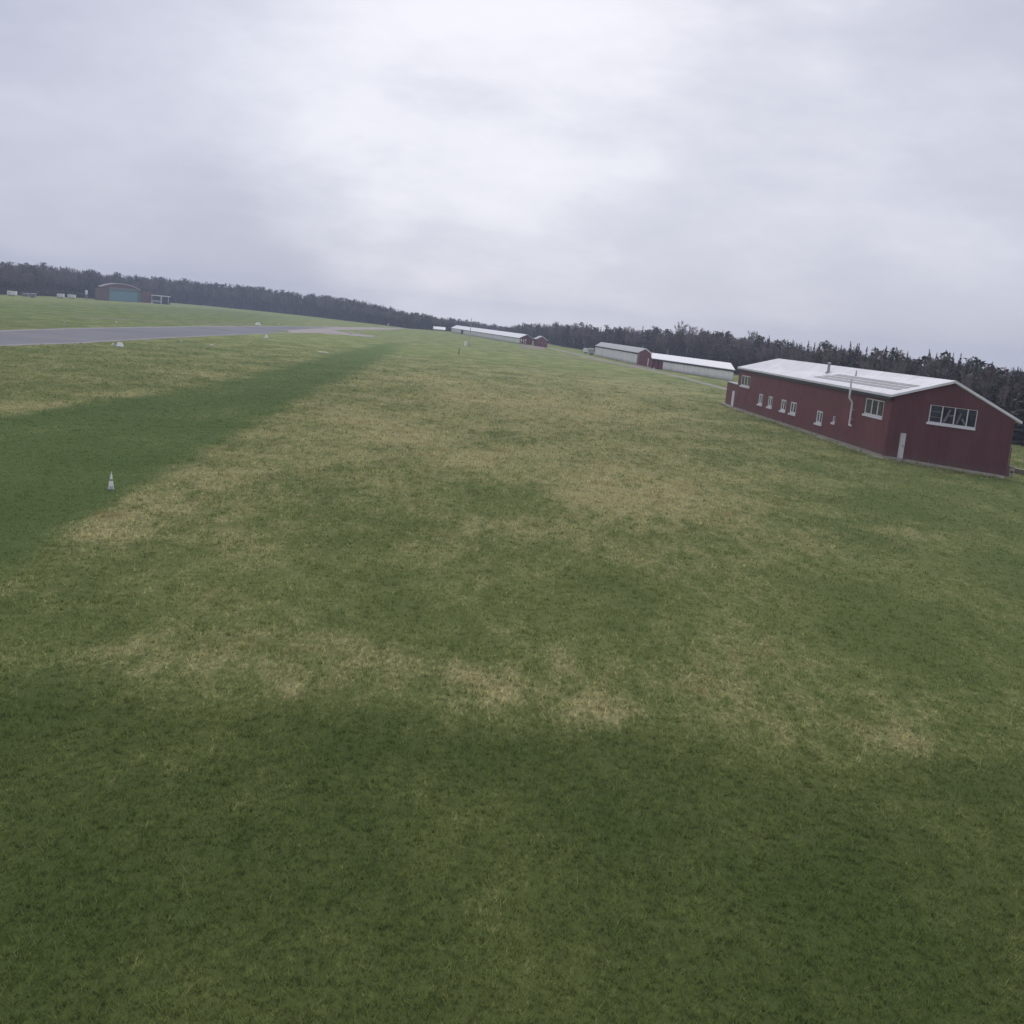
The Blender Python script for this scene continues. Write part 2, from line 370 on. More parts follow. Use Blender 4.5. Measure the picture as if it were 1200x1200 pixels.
def paving(name, c1, c2, scale=0.08, seams=None):
    m, nt, bs = new_mat(name); P = wpos(nt)
    c = mixc(nt, smooth(nt, noise_(nt, P, scale, 6, .65), 0.3, 0.7), c1, c2)
    sp = noise_(nt, P, 6.0, 4, .7); c = mixc(nt, math_(nt, 'MULTIPLY', smooth(nt, sp, .45, .7), .3), c, tuple(x * .7 for x in c1))
    if seams:
        g = N(nt, 'ShaderNodeTexBrick'); g.inputs['Scale'].default_value = seams; g.inputs['Mortar Size'].default_value = 0.012
        g.inputs['Color1'].default_value = (1, 1, 1, 1); g.inputs['Color2'].default_value = (.9, .9, .9, 1); g.inputs['Mortar'].default_value = (.62, .62, .6, 1)
        nt.links.new(P, g.inputs['Vector']); c = mixc(nt, 1.0, c, g.outputs['Color'], 'MULTIPLY')
    nt.links.new(c, bs.inputs['Base Color']); bs.inputs['Roughness'].default_value = 0.9; bump(nt, bs, sp, .3, .02)
    return m
M_RUN = paving('runway_asphalt', (0.165, 0.17, 0.182), (0.21, 0.212, 0.222), 0.05)
M_RUNEDGE = paving('runway_concrete', (0.24, 0.235, 0.23), (0.31, 0.30, 0.29), 0.15)
M_PINK = paving('runway_end_gravel', (0.31, 0.275, 0.25), (0.40, 0.36, 0.325), 0.1)
M_PATH = paving('path_concrete', (0.24, 0.22, 0.18), (0.34, 0.315, 0.26), 0.2)
M_TRACK = paving('worn_track', (0.165, 0.155, 0.095), (0.21, 0.195, 0.125), 0.25)
M_TAXI = paving('taxiway_concrete', (0.20, 0.20, 0.17), (0.27, 0.265, 0.22), 0.12)
M_SOIL = paving('forest_soil', (0.035, 0.028, 0.018), (0.06, 0.048, 0.03), 0.3)
M_APRON = paving('apron_gravel', (0.22, 0.18, 0.145), (0.28, 0.235, 0.19), 0.3)

run_far = [(-140, 392.5), (0, 387.5), (80, 385), (160, 383.5), (260, 382.3), (340, 382.6), (392, 383.6)]
run_near = [(345, 386.5), (322, 388.6), (312, 390.6), (300, 391), (260, 393), (160, 398), (95, 402), (0, 405.3), (-140, 413)]
def lifted(px): return [gnd(*p) for p in px]
sheet('runway', lifted(run_far + run_near), M_RUN, 0.012)
sheet('runway_edge_strip', lifted([(-140, 392.0), (0, 387.1), (80, 384.6), (160, 383.1), (260, 382), (340, 382.3), (340, 383.0), (260, 382.8), (160, 384.3), (80, 385.9), (0, 388.8), (-140, 394)]), M_RUNEDGE, 0.016)
sheet('runway_near_edge_strip', lifted([(-140, 412), (0, 404.2), (95, 401), (160, 397.2), (260, 392.3), (340, 389.4), (340, 390.1), (260, 393.3), (160, 398.4), (95, 402.4), (0, 405.8), (-140, 413.6)]), M_RUNEDGE, 0.016)
sheet('runway_end', lifted([(338, 382.4), (400, 383.1), (440, 383.6), (480, 385.0), (455, 386.2), (420, 386.6), (390, 386.8), (408, 390.2), (440, 393.5), (436, 395), (395, 391.8), (370, 390.2), (338, 390.1)]), M_PINK, 0.008)
ribbon('taxiway', [(150, 354.5), (195, 356.5), (260, 360.5), (330, 366.0), (413, 375), (465, 383.2), (498, 387.4)], [5, 7, 9, 9, 7, 5, 5], M_TAXI, 0.006, .3)
ribbon('taxiway_track', [(90, 372), (160, 375), (240, 378.6), (300, 380.5)], 3.5, M_TRACK, 0.005, .5)
ribbon('path', [(870, 461), (849, 455.5), (795, 441), (752, 431.5), (708, 422.5), (643, 407.5)], [2.1, 2.1, 2.3, 2.6, 2.8, 3.0], M_PATH, 0.010, .12)
ribbon('field_track', [(408, 392.2), (448, 396.6), (520, 403.2), (542, 405.2), (638, 416), (690, 422.5), (745, 431.2)], [3.0, 2.6, 2.2, 2.2, 2.2, 2.2, 1.8], M_TRACK, 0.006, .5)
ribbon('mown_track', [(472, 419.5), (520, 424), (560, 427), (640, 435), (708, 443)], [1.4, 1.6, 1.2, 1.2, .5], M_TRACK, 0.005, .7)
ribbon('hangar_track', [(613, 411.5), (660, 416), (715, 424.5)], [2.4, 2.2, 1.8], M_PATH, 0.0075, .4)
sheet('gravel_apron', lifted([(610, 404), (640, 406.5), (636, 410), (612, 408)]), M_APRON, 0.009)
sheet('hangar_apron', lifted([(744, 427.3), (764, 431), (772, 434), (752, 430.6), (738, 428)]), M_APRON, 0.007)

# ------------------------------------------------------------------ red hall
Z = np.array([0, 0, 1.0])
A = gnd(861, 478.5); B = gnd(1037, 536.5); Cc = gnd(1178, 560.5)
ZE = 4.72; ZR = 6.15; ZC = 4.02
uAB = (B - A) / np.linalg.norm(B - A); LAB = np.linalg.norm(B - A); nAB = np.array([uAB[1], -uAB[0], 0]);
if nAB @ (CAM - A) < 0: nAB = -nAB
uBC = (Cc - B) / np.linalg.norm(Cc - B); LBC = np.linalg.norm(Cc - B); nBC = np.array([uBC[1], -uBC[0], 0])
if nBC @ (CAM - B) < 0: nBC = -nBC
sR = on_plane(1118, 449, B, Cc)[0]
R1 = B + uBC * sR                               # under the near apex
R2 = gnd(913, 422.3, ZR).copy(); R2[2] = 0       # under the far apex
D = A + (R2 - A) * (LBC / sR)
HALL_POLY = [A, B, Cc, D]
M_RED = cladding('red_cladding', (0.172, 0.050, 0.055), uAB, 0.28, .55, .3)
M_RED_G = cladding('red_gable_cladding_shaded', (0.126, 0.044, 0.048), uBC, 0.24, .55, .3)  # same red made darker: the gable's weaker light is in the colour
M_WHITE = painted('white_frame', (0.74, 0.73, 0.75), 0.5, 0.1)
M_ROOFW = cladding('white_sheet_roof', (0.74, 0.74, 0.755), uAB, 0.9, 0.45, 0.14)
M_GLASS = glass_mat('window_glass')
M_CONC = painted('concrete_plinth', (0.40, 0.365, 0.31), 0.9, 0.25, 2.0)
M_DARK = painted('dark_gutter', (0.03, 0.028, 0.03), 0.5, 0.1)
M_GREYM = painted('grey_metal', (0.34, 0.34, 0.36), 0.45, 0.2)
M_PANEL = painted('translucent_roof_light', (0.40, 0.41, 0.405), 0.8, 0.3, 3.0)
M_REDPIPE = painted('reddish_pipe', (0.17, 0.085, 0.085), 0.5, 0.15)

def wall_cells(b, P, u, n, L, z0, z1, holes, depth=0.14, mi=0):
    """wall face with real openings and their reveals"""
    S = sorted({0, L} | {h[0] for h in holes} | {h[1] for h in holes}); T = sorted({z0, z1} | {h[2] for h in holes} | {h[3] for h in holes})
    pt = lambda s, z, o=0.0: P + u * s + n * o + Z * z
    for i in range(len(S) - 1):
        for j in range(len(T) - 1):
            ms, mz = (S[i] + S[i+1]) / 2, (T[j] + T[j+1]) / 2
            if mz > z1 or any(h[0] < ms < h[1] and h[2] < mz < h[3] for h in holes): continue
            b.poly([pt(S[i], T[j]), pt(S[i+1], T[j]), pt(S[i+1], T[j+1]), pt(S[i], T[j+1])], mi)
    for s0, s1, a, c in holes:
        for (p, q) in (((s0, a), (s1, a)), ((s1, a), (s1, c)), ((s1, c), (s0, c)), ((s0, c), (s0, a))):
            b.poly([pt(*p), pt(*q), pt(*q, -depth), pt(*p, -depth)], mi)
def slab_on(b, P, u, n, s0, s1, z0, z1, o0, o1, mi=0):
    pt = lambda s, z, o: P + u * s + n * o + Z * z
    b.hexa([pt(s0, z0, o0), pt(s1, z0, o0), pt(s1, z0, o1), pt(s0, z0, o1)], [pt(s0, z1, o0), pt(s1, z1, o0), pt(s1, z1, o1), pt(s0, z1, o1)], mi)
def window(parent, P, u, n, h, bars, sill=True, fr=0.09, label=None, depth=0.14, mat=None):
    s0, s1, z0, z1 = h
    pane = MB(); pt = lambda s, z, o: P + u * s + n * o + Z * z
    fo, fi = -0.03, -0.10
    f = MB()
    slab_on(f, P, u, n, s0, s0 + fr, z0, z1, fi, fo); slab_on(f, P, u, n, s1 - fr, s1, z0, z1, fi, fo)
    slab_on(f, P, u, n, s0 + fr, s1 - fr, z0, z0 + fr * .8, fi, fo); slab_on(f, P, u, n, s0 + fr, s1 - fr, z1 - fr * .6, z1, fi, fo)
    for t in bars: 
        c = s0 + (s1 - s0) * t; slab_on(f, P, u, n, c - fr / 2, c + fr / 2, z0 + fr * .8, z1 - fr * .6, fi + .003, fo + .002)
    w = f.build('window', mat or M_WHITE, parent, label)
    pane.poly([pt(s0 + .01, z0 + .01, -0.075), pt(s1 - .01, z0 + .01, -0.075), pt(s1 - .01, z1 - .01, -0.075), pt(s0 + .01, z1 - .01, -0.075)])
    pane.build('pane', M_GLASS, w)
    if sill:
        k = MB(); e = fr * .7; slab_on(k, P, u, n, s0 - e, s1 + e, z0 - 0.16, z0, 0.004, 0.10); k.build('sill', M_WHITE, w)
    return w
def px_rect(u0, v0, u1, v1, u2, v2, u3, v3, P, Q):
    """wall-plane rectangle from four photo corners tl, tr, br, bl"""
    a = [on_plane(u, v, P, Q) for u, v in ((u0, v0), (u1, v1), (u2, v2), (u3, v3))]
    s0 = (a[0][0] + a[3][0]) / 2; s1 = (a[1][0] + a[2][0]) / 2; z1 = (a[0][1] + a[1][1]) / 2; z0 = (a[2][1] + a[3][1]) / 2
    return [min(s0, s1), max(s0, s1), z0, z1]

hall = thing('hall', (B + Cc) / 2, 'long dark red hall with white low pitched roof standing on the grass at right', 'hall')
side = {  # windows of the long wall, measured on the photograph
    'upper_far': px_rect(869, 439.5, 879.5, 441, 878.5, 454, 868, 451.5, A, B),
    'w1': px_rect(889, 464.5, 893.5, 466, 893, 478, 888, 476.5, A, B), 'w2': px_rect(900, 467, 905, 468, 904, 481, 899, 479.5, A, B),
    'w3': px_rect(915, 472, 921, 472, 920, 485.5, 914, 484.5, A, B), 'w4': px_rect(926, 473.5, 933, 474, 932, 489, 925, 487.5, A, B),
    'w5': px_rect(957.5, 481, 964, 482, 963, 497.5, 955.5, 495.5, A, B), 'w6': px_rect(976.5, 487.5, 979, 488, 978, 496, 975, 494.5, A, B),
    'upper_near': px_rect(1014.5, 466.5, 1036.5, 469.5, 1034, 489, 1012.5, 485.5, A, B)}
gable_win = px_rect(1090, 473.5, 1145, 481.5, 1143.5, 503.5, 1088, 493, B, Cc)
door_r = px_rect(1054.5, 507.5, 1060.5, 507.5, 1059, 537, 1053, 536, B, Cc); door_r[2] = 0.16
door_r[1] = door_r[0] + 0.44
for k in ('w1', 'w2', 'w3', 'w4'): side[k][2] = 1.28; side[k][3] = 2.42
b = MB()
wall_cells(b, A, uAB, nAB, LAB, 0.16, ZE, list(side.values()))
pb = MB()
wall_cells(pb, B, uBC, nBC, LBC, 0.16, ZC, [tuple(gable_win), tuple(door_r)])
roofz = lambda s: ZE + (ZR - ZE) * s / sR if s <= sR else ZR + (ZC - ZR) * (s - sR) / (LBC - sR)
gS = sorted({0, sR, gable_win[0], gable_win[1], LBC})
for a_, c_ in zip(gS[:-1], gS[1:]):
    bot = max(ZC, gable_win[3]) if gable_win[0] < (a_ + c_) / 2 < gable_win[1] else ZC
    pb.poly([B + uBC * a_ + Z * bot, B + uBC * c_ + Z * bot] + ([B + uBC * c_ + Z * roofz(c_)] if roofz(c_) > bot + .01 else []) + [B + uBC * a_ + Z * roofz(a_)])
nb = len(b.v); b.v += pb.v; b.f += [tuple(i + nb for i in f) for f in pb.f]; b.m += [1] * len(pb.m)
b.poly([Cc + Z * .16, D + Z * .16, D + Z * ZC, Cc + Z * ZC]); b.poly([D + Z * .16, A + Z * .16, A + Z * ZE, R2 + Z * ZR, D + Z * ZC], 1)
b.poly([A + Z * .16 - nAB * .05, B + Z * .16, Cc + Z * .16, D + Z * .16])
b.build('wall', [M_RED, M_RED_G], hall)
# dark room behind the panes is closed by the walls; plinth
b = MB()
for P, Q, n in ((A, B, nAB), (B, Cc, nBC)):
    b.hexa([P + n * .06 - Z * .1, Q + n * .06 - Z * .1, Q - n * .1 - Z * .1, P - n * .1 - Z * .1], [P + n * .06 + Z * .16, Q + n * .06 + Z * .16, Q - n * .1 + Z * .155, P - n * .1 + Z * .155])
b.hexa([Cc - Z*.1, D - Z*.1, D - uBC*.1 - Z*.1, Cc - uBC*.1 - Z*.1], [Cc + Z*.157, D + Z*.157, D - uBC*.1 + Z*.157, Cc - uBC*.1 + Z*.157])
b.build('plinth', M_CONC, hall)
b = MB()      # paved drip strip against the walls
b.hexa([A + nAB * .65, B + nAB * .55 + nBC * .5, B, A], [A + nAB * .65 + Z * .03, B + nAB * .55 + nBC * .5 + Z * .03, B + Z * .03, A + Z * .03])
b.hexa([B + nAB * .55 + nBC * .5, Cc + nBC * .5, Cc, B], [B + nAB * .55 + nBC * .5 + Z * .031, Cc + nBC * .5 + Z * .031, Cc + Z * .031, B + Z * .031])
b.build('drip_strip', M_CONC, hall)
lab = {'upper_far': 'three-light upper window at the far end of the long wall', 'upper_near': 'three-light upper window nearest the gable',
       'w1': 'narrow window whose lights are covered in white', 'w6': 'tiny single window of the long wall'}
for k, h in side.items():
    window(hall, A, uAB, nAB, h, {'upper_far': (.36, .68), 'upper_near': (.36, .68), 'w6': ()}.get(k, (.5,)),
           fr=0.22 if k.startswith('w') and k != 'w6' else 0.16 if k == 'upper_far' else .14, label=lab.get(k))
gw = window(hall, B, uBC, nBC, gable_win, (.27, .535, .80), fr=0.07, label='wide four-light gable window with a long white sill')
b = MB(); s0, s1, z0, z1 = gable_win
for t0, t1, z in ((.02, .26, .62), (.02, .26, .3)): slab_on(b, B, uBC, nBC, s0 + (s1 - s0) * t0, s0 + (s1 - s0) * t1, z0 + (z1 - z0) * z, z0 + (z1 - z0) * z + .05, -.07, -.055)
pt = lambda s, z, o=-0.066: B + uBC * (s0 + (s1 - s0) * s) + nBC * o + Z * (z0 + (z1 - z0) * z)
for q in ([(.30, .1), (.36, .1), (.45, .85), (.41, .85)], [(.40, .45), (.52, .5), (.52, .58), (.40, .53)], [(.58, .1), (.62, .1), (.68, .7), (.65, .75)], [(.68, .35), (.76, .1), (.79, .12), (.71, .5)]):
    b.poly([pt(*p) for p in q])
b.build('curtain', painted('pale_curtain', (0.17, 0.165, 0.18), .8, .1), gw)
b = MB(); slab_on(b, B, uBC, nBC, door_r[0] + .01, door_r[1] - .01, .17, door_r[3] - .01, -.09, -.03)
slab_on(b, B, uBC, nBC, door_r[0], door_r[0] + .05, .165, door_r[3], -.03, .03); slab_on(b, B, uBC, nBC, door_r[1] - .05, door_r[1], .165, door_r[3], -.03, .03); slab_on(b, B, uBC, nBC, door_r[0] + .05, door_r[1] - .05, door_r[3] - .07, door_r[3], -.03, .03)
dr = b.build('door', painted('white_door', (0.62, 0.60, 0.60), .5, .12), hall)
b = MB(); slab_on(b, B, uBC, nBC, door_r[1] - .17, door_r[1] - .12, 1.05, 1.2, -.03, .03); b.build('handle', M_GREYM, dr)
b = MB(); slab_on(b, B, uBC, nBC, door_r[0] - .15, door_r[1] + .2, 0.032, .155, .07, .6); b.build('doorstep', M_CONC, hall)
# roof: two sheets with overhang, fascia and verge
def roof_sheets(P1, P2, Rn, Rf, Q1, Q2, z1, zr, z2, oh, vg, th, mat, parent, name='roof'):
    """P1-P2 near eave line (P1 far end, P2 near end), Rf-Rn ridge, Q1-Q2 back eave"""
    b = MB(); ax = (P2 - P1) / np.linalg.norm(P2 - P1); axr = (Rn - Rf) / np.linalg.norm(Rn - Rf)
    e1 = P1 + Z * z1; e2 = P2 + Z * z1; rn = Rn + Z * zr; rf = Rf + Z * zr; q1 = Q1 + Z * z2; q2 = Q2 + Z * z2
    ov = lambda p, r: p + (p - r) / np.linalg.norm(p - r) * oh
    e1, e2, q1, q2 = ov(e1, rf), ov(e2, rn), ov(q1, rf), ov(q2, rn)
    e1, q1, rf2 = e1 - ax * vg, q1 - ax * vg, rf - axr * vg; e2, q2, rn2 = e2 + ax * vg, q2 + ax * vg, rn + axr * vg
    up_ = Z * 0.02; t = Z * th
    b.hexa([e1 + up_, e2 + up_, rn2 + up_, rf2 + up_], [e1 + t, e2 + t, rn2 + t, rf2 + t])
    b.hexa([rf2 + up_, rn2 + up_, q2 + up_, q1 + up_], [rf2 + t, rn2 + t, q2 + t, q1 + t])
    return b.build(name, mat, parent), (e1, e2, rn2, rf2, q1, q2)
roof, RP = roof_sheets(A, B, R1, R2, D, Cc, ZE, ZR, ZC, 0.40, 0.30, 0.20, M_ROOFW, hall)
b = MB(); e1, e2 = RP[0] + nAB * .04, RP[1] + nAB * .04
gx = (e2 - e1) / np.linalg.norm(e2 - e1)
for k in range(1):
    p0, p1 = e1 - Z * .24, e2 - Z * .24
    b.hexa([p0 - nAB * .16, p1 - nAB * .16, p1, p0], [p0 - nAB * .16 + Z * .25, p1 - nAB * .16 + Z * .25, p1 + Z * .25, p0 + Z * .25])
b.build('gutter_eave_shade', M_DARK, roof)  # gutter made deep and dark to stand in for shade below the roof edge
def on_roof(u, v):     # ray on the visible roof slope
    p0, p1, p2 = RP[0] + Z * .2, RP[1] + Z * .2, RP[2] + Z * .2
    n = np.cross(p1 - p0, p2 - p0); d = ray(u, v); return CAM + d * (np.dot(p0 - CAM, n) / np.dot(d, n)), n / np.linalg.norm(n) * (1 if n[2] > 0 else -1)
pa, rn_ = on_roof(953, 441.8); pb_, _ = on_roof(1052, 457.2); pc, _ = on_roof(1079, 452.2); pd, _ = on_roof(984, 438.6)
for t0, t1 in ((0, .25), (.36, .59), (.70, .99)):
    b = MB(); q = [pa + (pd - pa) * t0, pb_ + (pc - pb_) * t0, pb_ + (pc - pb_) * t1, pa + (pd - pa) * t1]
    b.hexa([x + rn_ * .003 for x in q], [x + rn_ * .022 for x in q]); b.build('roof_light', M_PANEL, roof)
fb, _ = on_roof(970.5, 436.5); fz = height_at(fb, 426.5)
b = MB(); b.lathe(fb - Z * .15, [(.26, 0), (.24, .2), (.13, .28), (.125, fz + .15), (.18, fz + .16), (.18, fz + .24), (.02, fz + .32)], 14); b.build('flue', M_GREYM, roof)
fb2, _ = on_roof(1003, 440); b = MB(); b.lathe(fb2 - Z * .1, [(.12, 0), (.10, .15), (.06, .18), (.06, height_at(fb2, 434.5) + .1), (.01, height_at(fb2, 434.5) + .13)], 8); b.build('vent_pipe', painted('pale_pipe', (.45, .45, .46), .5, .1), roof)
# flue on the long wall: a white pipe with a dog-leg
s_p = on_plane(1001, 475, A, B)[0]
zt = on_plane(1004, 447.5, A, B)[1]; zk = on_plane(1001.5, 470, A, B)[1]; zb = on_plane(998.5, 499, A, B)[1]
wp = lambda s, z, o: A + uAB * s + nAB * o + Z * z
b = MB(); b.tube(wp(s_p, zt + .25, .52), wp(s_p, zk + .25, .50), .085); b.tube(wp(s_p, zk + .25, .50), wp(s_p, zk - .15, .18), .085); b.tube(wp(s_p, zk - .15, .18), wp(s_p, zb, .18), .085)
b.tube(wp(s_p, zb + .05, .18), wp(s_p + .55, zb + .02, .2), .085)
for z in (zb + .5, zb + 1.3): slab_on(b, A, uAB, nAB, s_p - .12, s_p + .12, z, z + .05, 0, .2)
b.build('wall_flue', M_WHITE, hall, 'white pipe with a bend running up the long wall')
cb = B + nAB * .1 - uAB * .12
b = MB(); b.tube(cb + nAB * .25 + Z * (ZE - .12), cb + Z * (ZE - .45), .045); b.tube(cb + Z * (ZE - .45), cb + Z * .1, .045); b.build('downpipe', M_REDPIPE, hall)
cb = Cc + nBC * .06 + uBC * .1
b = MB(); b.tube(cb + Z * 2.2, cb + Z * .1, .05); b.build('downpipe', M_REDPIPE, hall)
# low annex at the far end of the long wall
An = gnd(849.5, 473.2); An2 = A - uAB * .3
za = height_at(An, 447.3)
u_n = (A - An) / np.linalg.norm(A - An); L_n = np.linalg.norm(A - An); n_n = np.array([u_n[1], -u_n[0], 0]); n_n = n_n if n_n @ (CAM - A) > 0 else -n_n
back = D - A; back = back / np.linalg.norm(back) * 4
dn = px_rect(857.3, 457.5, 860.3, 457.8, 859.5, 477.5, 856.8, 476.8, An, A); dn[2] = .12
b = MB(); wall_cells(b, An, u_n, n_n, L_n, .1, za, [tuple(dn)])
b.poly([An + Z * .1, An + back + Z * .1, An + back + Z * za, An + Z * za]); b.poly([An + back + Z * .1, A + back + Z * .1, A + back + Z * za, An + back + Z * za])
b.poly([An + Z * (za), A + Z * (za), A + back + Z * (za), An + back + Z * (za)])
annex = b.build('annex', M_RED, hall)
b = MB(); q = [An - u_n * .2 + n_n * .2, A - u_n * .02 + n_n * .2, A - u_n * .02 + back, An - u_n * .2 + back]; b.hexa([x + Z * (za + .003) for x in q], [x + Z * (za + .09) for x in q]); b.build('annex_roof', M_GREYM, annex)
b = MB(); slab_on(b, An, u_n, n_n, dn[0] + .01, dn[1] - .01, .13, dn[3] - .01, -.1, -.02); b.build('door', M_WHITE, annex)
b = MB(); b.hexa([An + n_n * .5, A + n_n * .5, A + n_n * .002, An + n_n * .002], [An + n_n * .5 + Z * .1, A + n_n * .5 + Z * .1, A + n_n * .002 + Z * .098, An + n_n * .002 + Z * .098]); b.build('step', M_CONC, annex)

# ------------------------------------------------------------------ white hangars along the wood
M_HW = cladding('white_hangar_doors', (0.80, 0.79, 0.79), (0.23, -0.97, 0), 2.4, 0.6, 0.16)
M_HR = painted('hangar_red', (0.155, 0.036, 0.05), .6, .2)
M_HROOF = painted('hangar_roof_white', (0.86, 0.86, 0.86), .5, .08)
M_EAVE = painted('dark_gap_shade', (0.035, 0.035, 0.037), .7, .2)
def hangar(far, near, back_px, wall_top_px, ridge_px, label, red_far=0.0, red_end=True, doors=True, half=None, roofmat=None, group=None):
    P, Q = gnd(*far), gnd(*near); L = np.linalg.norm(Q - P); u = (Q - P) / L; n = np.array([u[1], -u[0], 0]); n = n if n @ (CAM - P) > 0 else -n
    bk = (gnd(*back_px) - Q) if back_px else -n * 6.0
    zw = height_at(Q, wall_top_px); zr = height_at(Q + bk / 2, ridge_px)
    t = thing('hangar', (P + Q) / 2 + bk / 2, label, 'hangar', group)
    b = MB()
    pts = [P, Q, Q + bk, P + bk]
    b.poly([P + Z * 0, P + u * red_far, P + u * red_far + Z * zw, P + Z * zw], 1 if red_far else 0) if red_far else None
    b.poly([P + u * red_far, Q, Q + Z * zw, P + u * red_far + Z * zw], 0)
    b.poly([Q, Q + bk, Q + bk + Z * zw, Q + bk / 2 + Z * (zr - .1), Q + Z * zw], 1 if red_end else 0)
    b.poly([Q + bk, P + bk, P + bk + Z * zw, Q + bk + Z * zw], 0)
    b.poly([P + bk, P, P + Z * zw, P + bk / 2 + Z * (zr - .1), P + bk + Z * zw], 1)
    b.build('wall', [M_HW, M_HR], t)
    rf, rp = roof_sheets(P, Q, Q + bk / 2, P + bk / 2, P + bk, Q + bk, zw + .06, zr, zw + .06, .55, .35, .14, roofmat or M_HROOF, t)
    b = MB(); slab_on(b, P, u, n, -.1, L + .1, zw - .28, zw + .03, .01, .30); b.build('eave_gap_shade', M_EAVE, rf)  # dark strip stands in for the shaded gap under the eave
    if doors:     # sliding door leaves: seams between them are separate leaves
        k = max(3, int(round((L - red_far) / 6))); w = (L - red_far) / k
        for i in range(k):
            b = MB(); slab_on(b, P, u, n, red_far + i * w + .05, red_far + (i + 1) * w - .05, .08, zw - .30, .02, .09 + .05 * (i % 2)); b.build('sliding_door', M_HW, t)
    return t, P, Q, u, n, bk, zw, zr
GRPH = 'white hangars in a row along the wood'
tA = hangar((763, 431.2), (858.5, 446.8), (848, 442.2), 434.0, 426.0, 'long white hangar between the red hall and the hangar with a red gable', red_far=24.0 * .28, group=GRPH)
tB = hangar((697, 416.6), (746, 427), (763.5, 430.4), 413.6, 408.9, 'middle white hangar whose red gable end has a white door', group=GRPH)
t, P, Q, u, n, bk, zw, zr = tB
Lb = np.linalg.norm(bk); ub = bk / Lb; nb_ = np.array([ub[1], -ub[0], 0]); nb_ = nb_ if nb_ @ (CAM - Q) > 0 else -nb_
b = MB(); s0 = on_plane(759, 430, Q, Q + bk)[0]; slab_on(b, Q, ub, nb_, s0 - .35, s0 + .35, .05, 2.0, .01, .06); b.build('door', M_WHITE, t)
b = MB()
for s in (.3, 1.3): slab_on(b, Q, ub, nb_, s, s + .22, .05, zw, .01, .04)
b.build('gable_post', painted('pale_post_paint', (.42, .36, .36), .6, .1), t)
t, P, Q, u, n, bk, zw, zr = tA
M_DRD = painted('dark_red_door', (.07, .02, .025), .6, .1)
for s0 in (.8, 3.6): b = MB(); slab_on(b, P, u, n, s0, s0 + .55, .05, 2.0, .10, .16); b.build('door', M_DRD, t)
tC = hangar((529, 389.4), (609, 403.0), (623.5, 404.2), 395.9, 392.3, 'longest and farthest of the big white hangars with a red end', group=GRPH)
tD = hangar((625, 404.6), (628, 405.2), (641, 407.4), 397.6, 394.4, 'small red shed with white roof beside the farthest long hangar', doors=False, red_end=True)
for w in tD[0].children:
    if w.name.startswith('wall'): w.data.materials[0] = M_HR
t, P, Q, u, n, bk, zw, zr = tD
ub = bk / np.linalg.norm(bk); nb_ = np.array([ub[1], -ub[0], 0]); nb_ = nb_ if nb_ @ (CAM - Q) > 0 else -nb_
for s in (.25, .55, .85):
    b = MB(); ss = np.linalg.norm(bk) * s; slab_on(b, Q, ub, nb_, ss - .3, ss + .3, 1.0, 1.7, .01, .05); b.build('window', painted('pale_window', (.3, .24, .28), .4, .1), t)
tE = hangar((508, 387), (521, 388.2), None, 386.6, 383.8, 'low white roofed shed farthest along the row of hangars', doors=False)
# dark slab on the farthest hangar's doors, standing in for a shaded gap
t, P, Q, u, n, bk, zw, zr = tC
sg = on_plane(541.7, 391, P, Q)[0]; b = MB(); slab_on(b, P, u, n, sg - 3, sg + 3, .05, zw - .25, .16, .2); b.build('dark_bay_panel', M_EAVE, t)

def trailer(u0, u1, vb, vt, label, mat, wheels=True, depth=2.2, group=None, name='trailer', cat='trailer', dark=False):
    P, Q = gnd(u0, vb - .09 * (u1 - u0) * .5), gnd(u1, vb + .09 * (u1 - u0) * .5); c = (P + Q) / 2; Q = Q.copy(); L = np.linalg.norm(Q - P); ux = (Q - P) / L
    n = np.array([ux[1], -ux[0], 0]); n = n if n @ (CAM - P) > 0 else -n
    h = height_at(c, vt); t = thing(name, c, label, cat, group)
    z0 = .22 * h if wheels else .05
    b = MB(); slab_on(b, P, ux, n, 0, L, z0, h - .12, -depth, 0); b.build('body', mat, t, bevel=.12)
    b = MB(); slab_on(b, P, ux, n, .04, L - .04, h - .115, h, -depth + .04, -.04); b.build('roof', M_HROOF, t, bevel=.05)
    b = MB(); slab_on(b, P, ux, n, L * .62, L * .74, z0 + .15, h - .5, .004, .03); b.build('door', mat, t)
    b = MB(); slab_on(b, P, ux, n, L * .16, L * .36, h * .56, h * .70, .004, .04); b.build('window', M_TG2, t)
    if wheels:
        for s in (.3, .7):
            b = MB(); w = P + ux * L * s + Z * (z0 * .85); b.tube(w - n * .05, w - n * .3, z0 * .85, n=14); wh = b.build('wheel', M_DARK, t)
            b = MB(); b.tube(w - n * .03, w - n * .06, z0 * .4, n=10); b.build('rim', M_GREYM, wh)
        b = MB(); slab_on(b, P, ux, n, -.9, .02, z0, z0 + .1, -depth * .5 - .05, -depth * .5 + .05); b.build('drawbar', M_DARK, t)
    return t
M_TW = painted('trailer_white', (.86, .86, .87), .45, .12); M_TG = painted('trailer_grey', (.22, .21, .23), .5, .2); M_TG2 = painted('trailer_pale_grey', (.42, .42, .44), .5, .2)
G = 'trailers parked at the edge of the far wood'
trailer(8, 18.5, 347.0, 341, 'largest white trailer at the far left edge of the wood', M_TW, group=G)
trailer(25.5, 33, 347.6, 343.4, 'dull grey low trailer between the large white one and the taller grey one', M_TG, group=G)
trailer(35, 41, 349.0, 343.6, 'taller grey trailer on the left of the gap in the parked row', M_TG, group=G)
trailer(66.5, 74.5, 349.3, 344.2, 'white trailer right of the gap, left one of a close pair', M_TW, group=G)
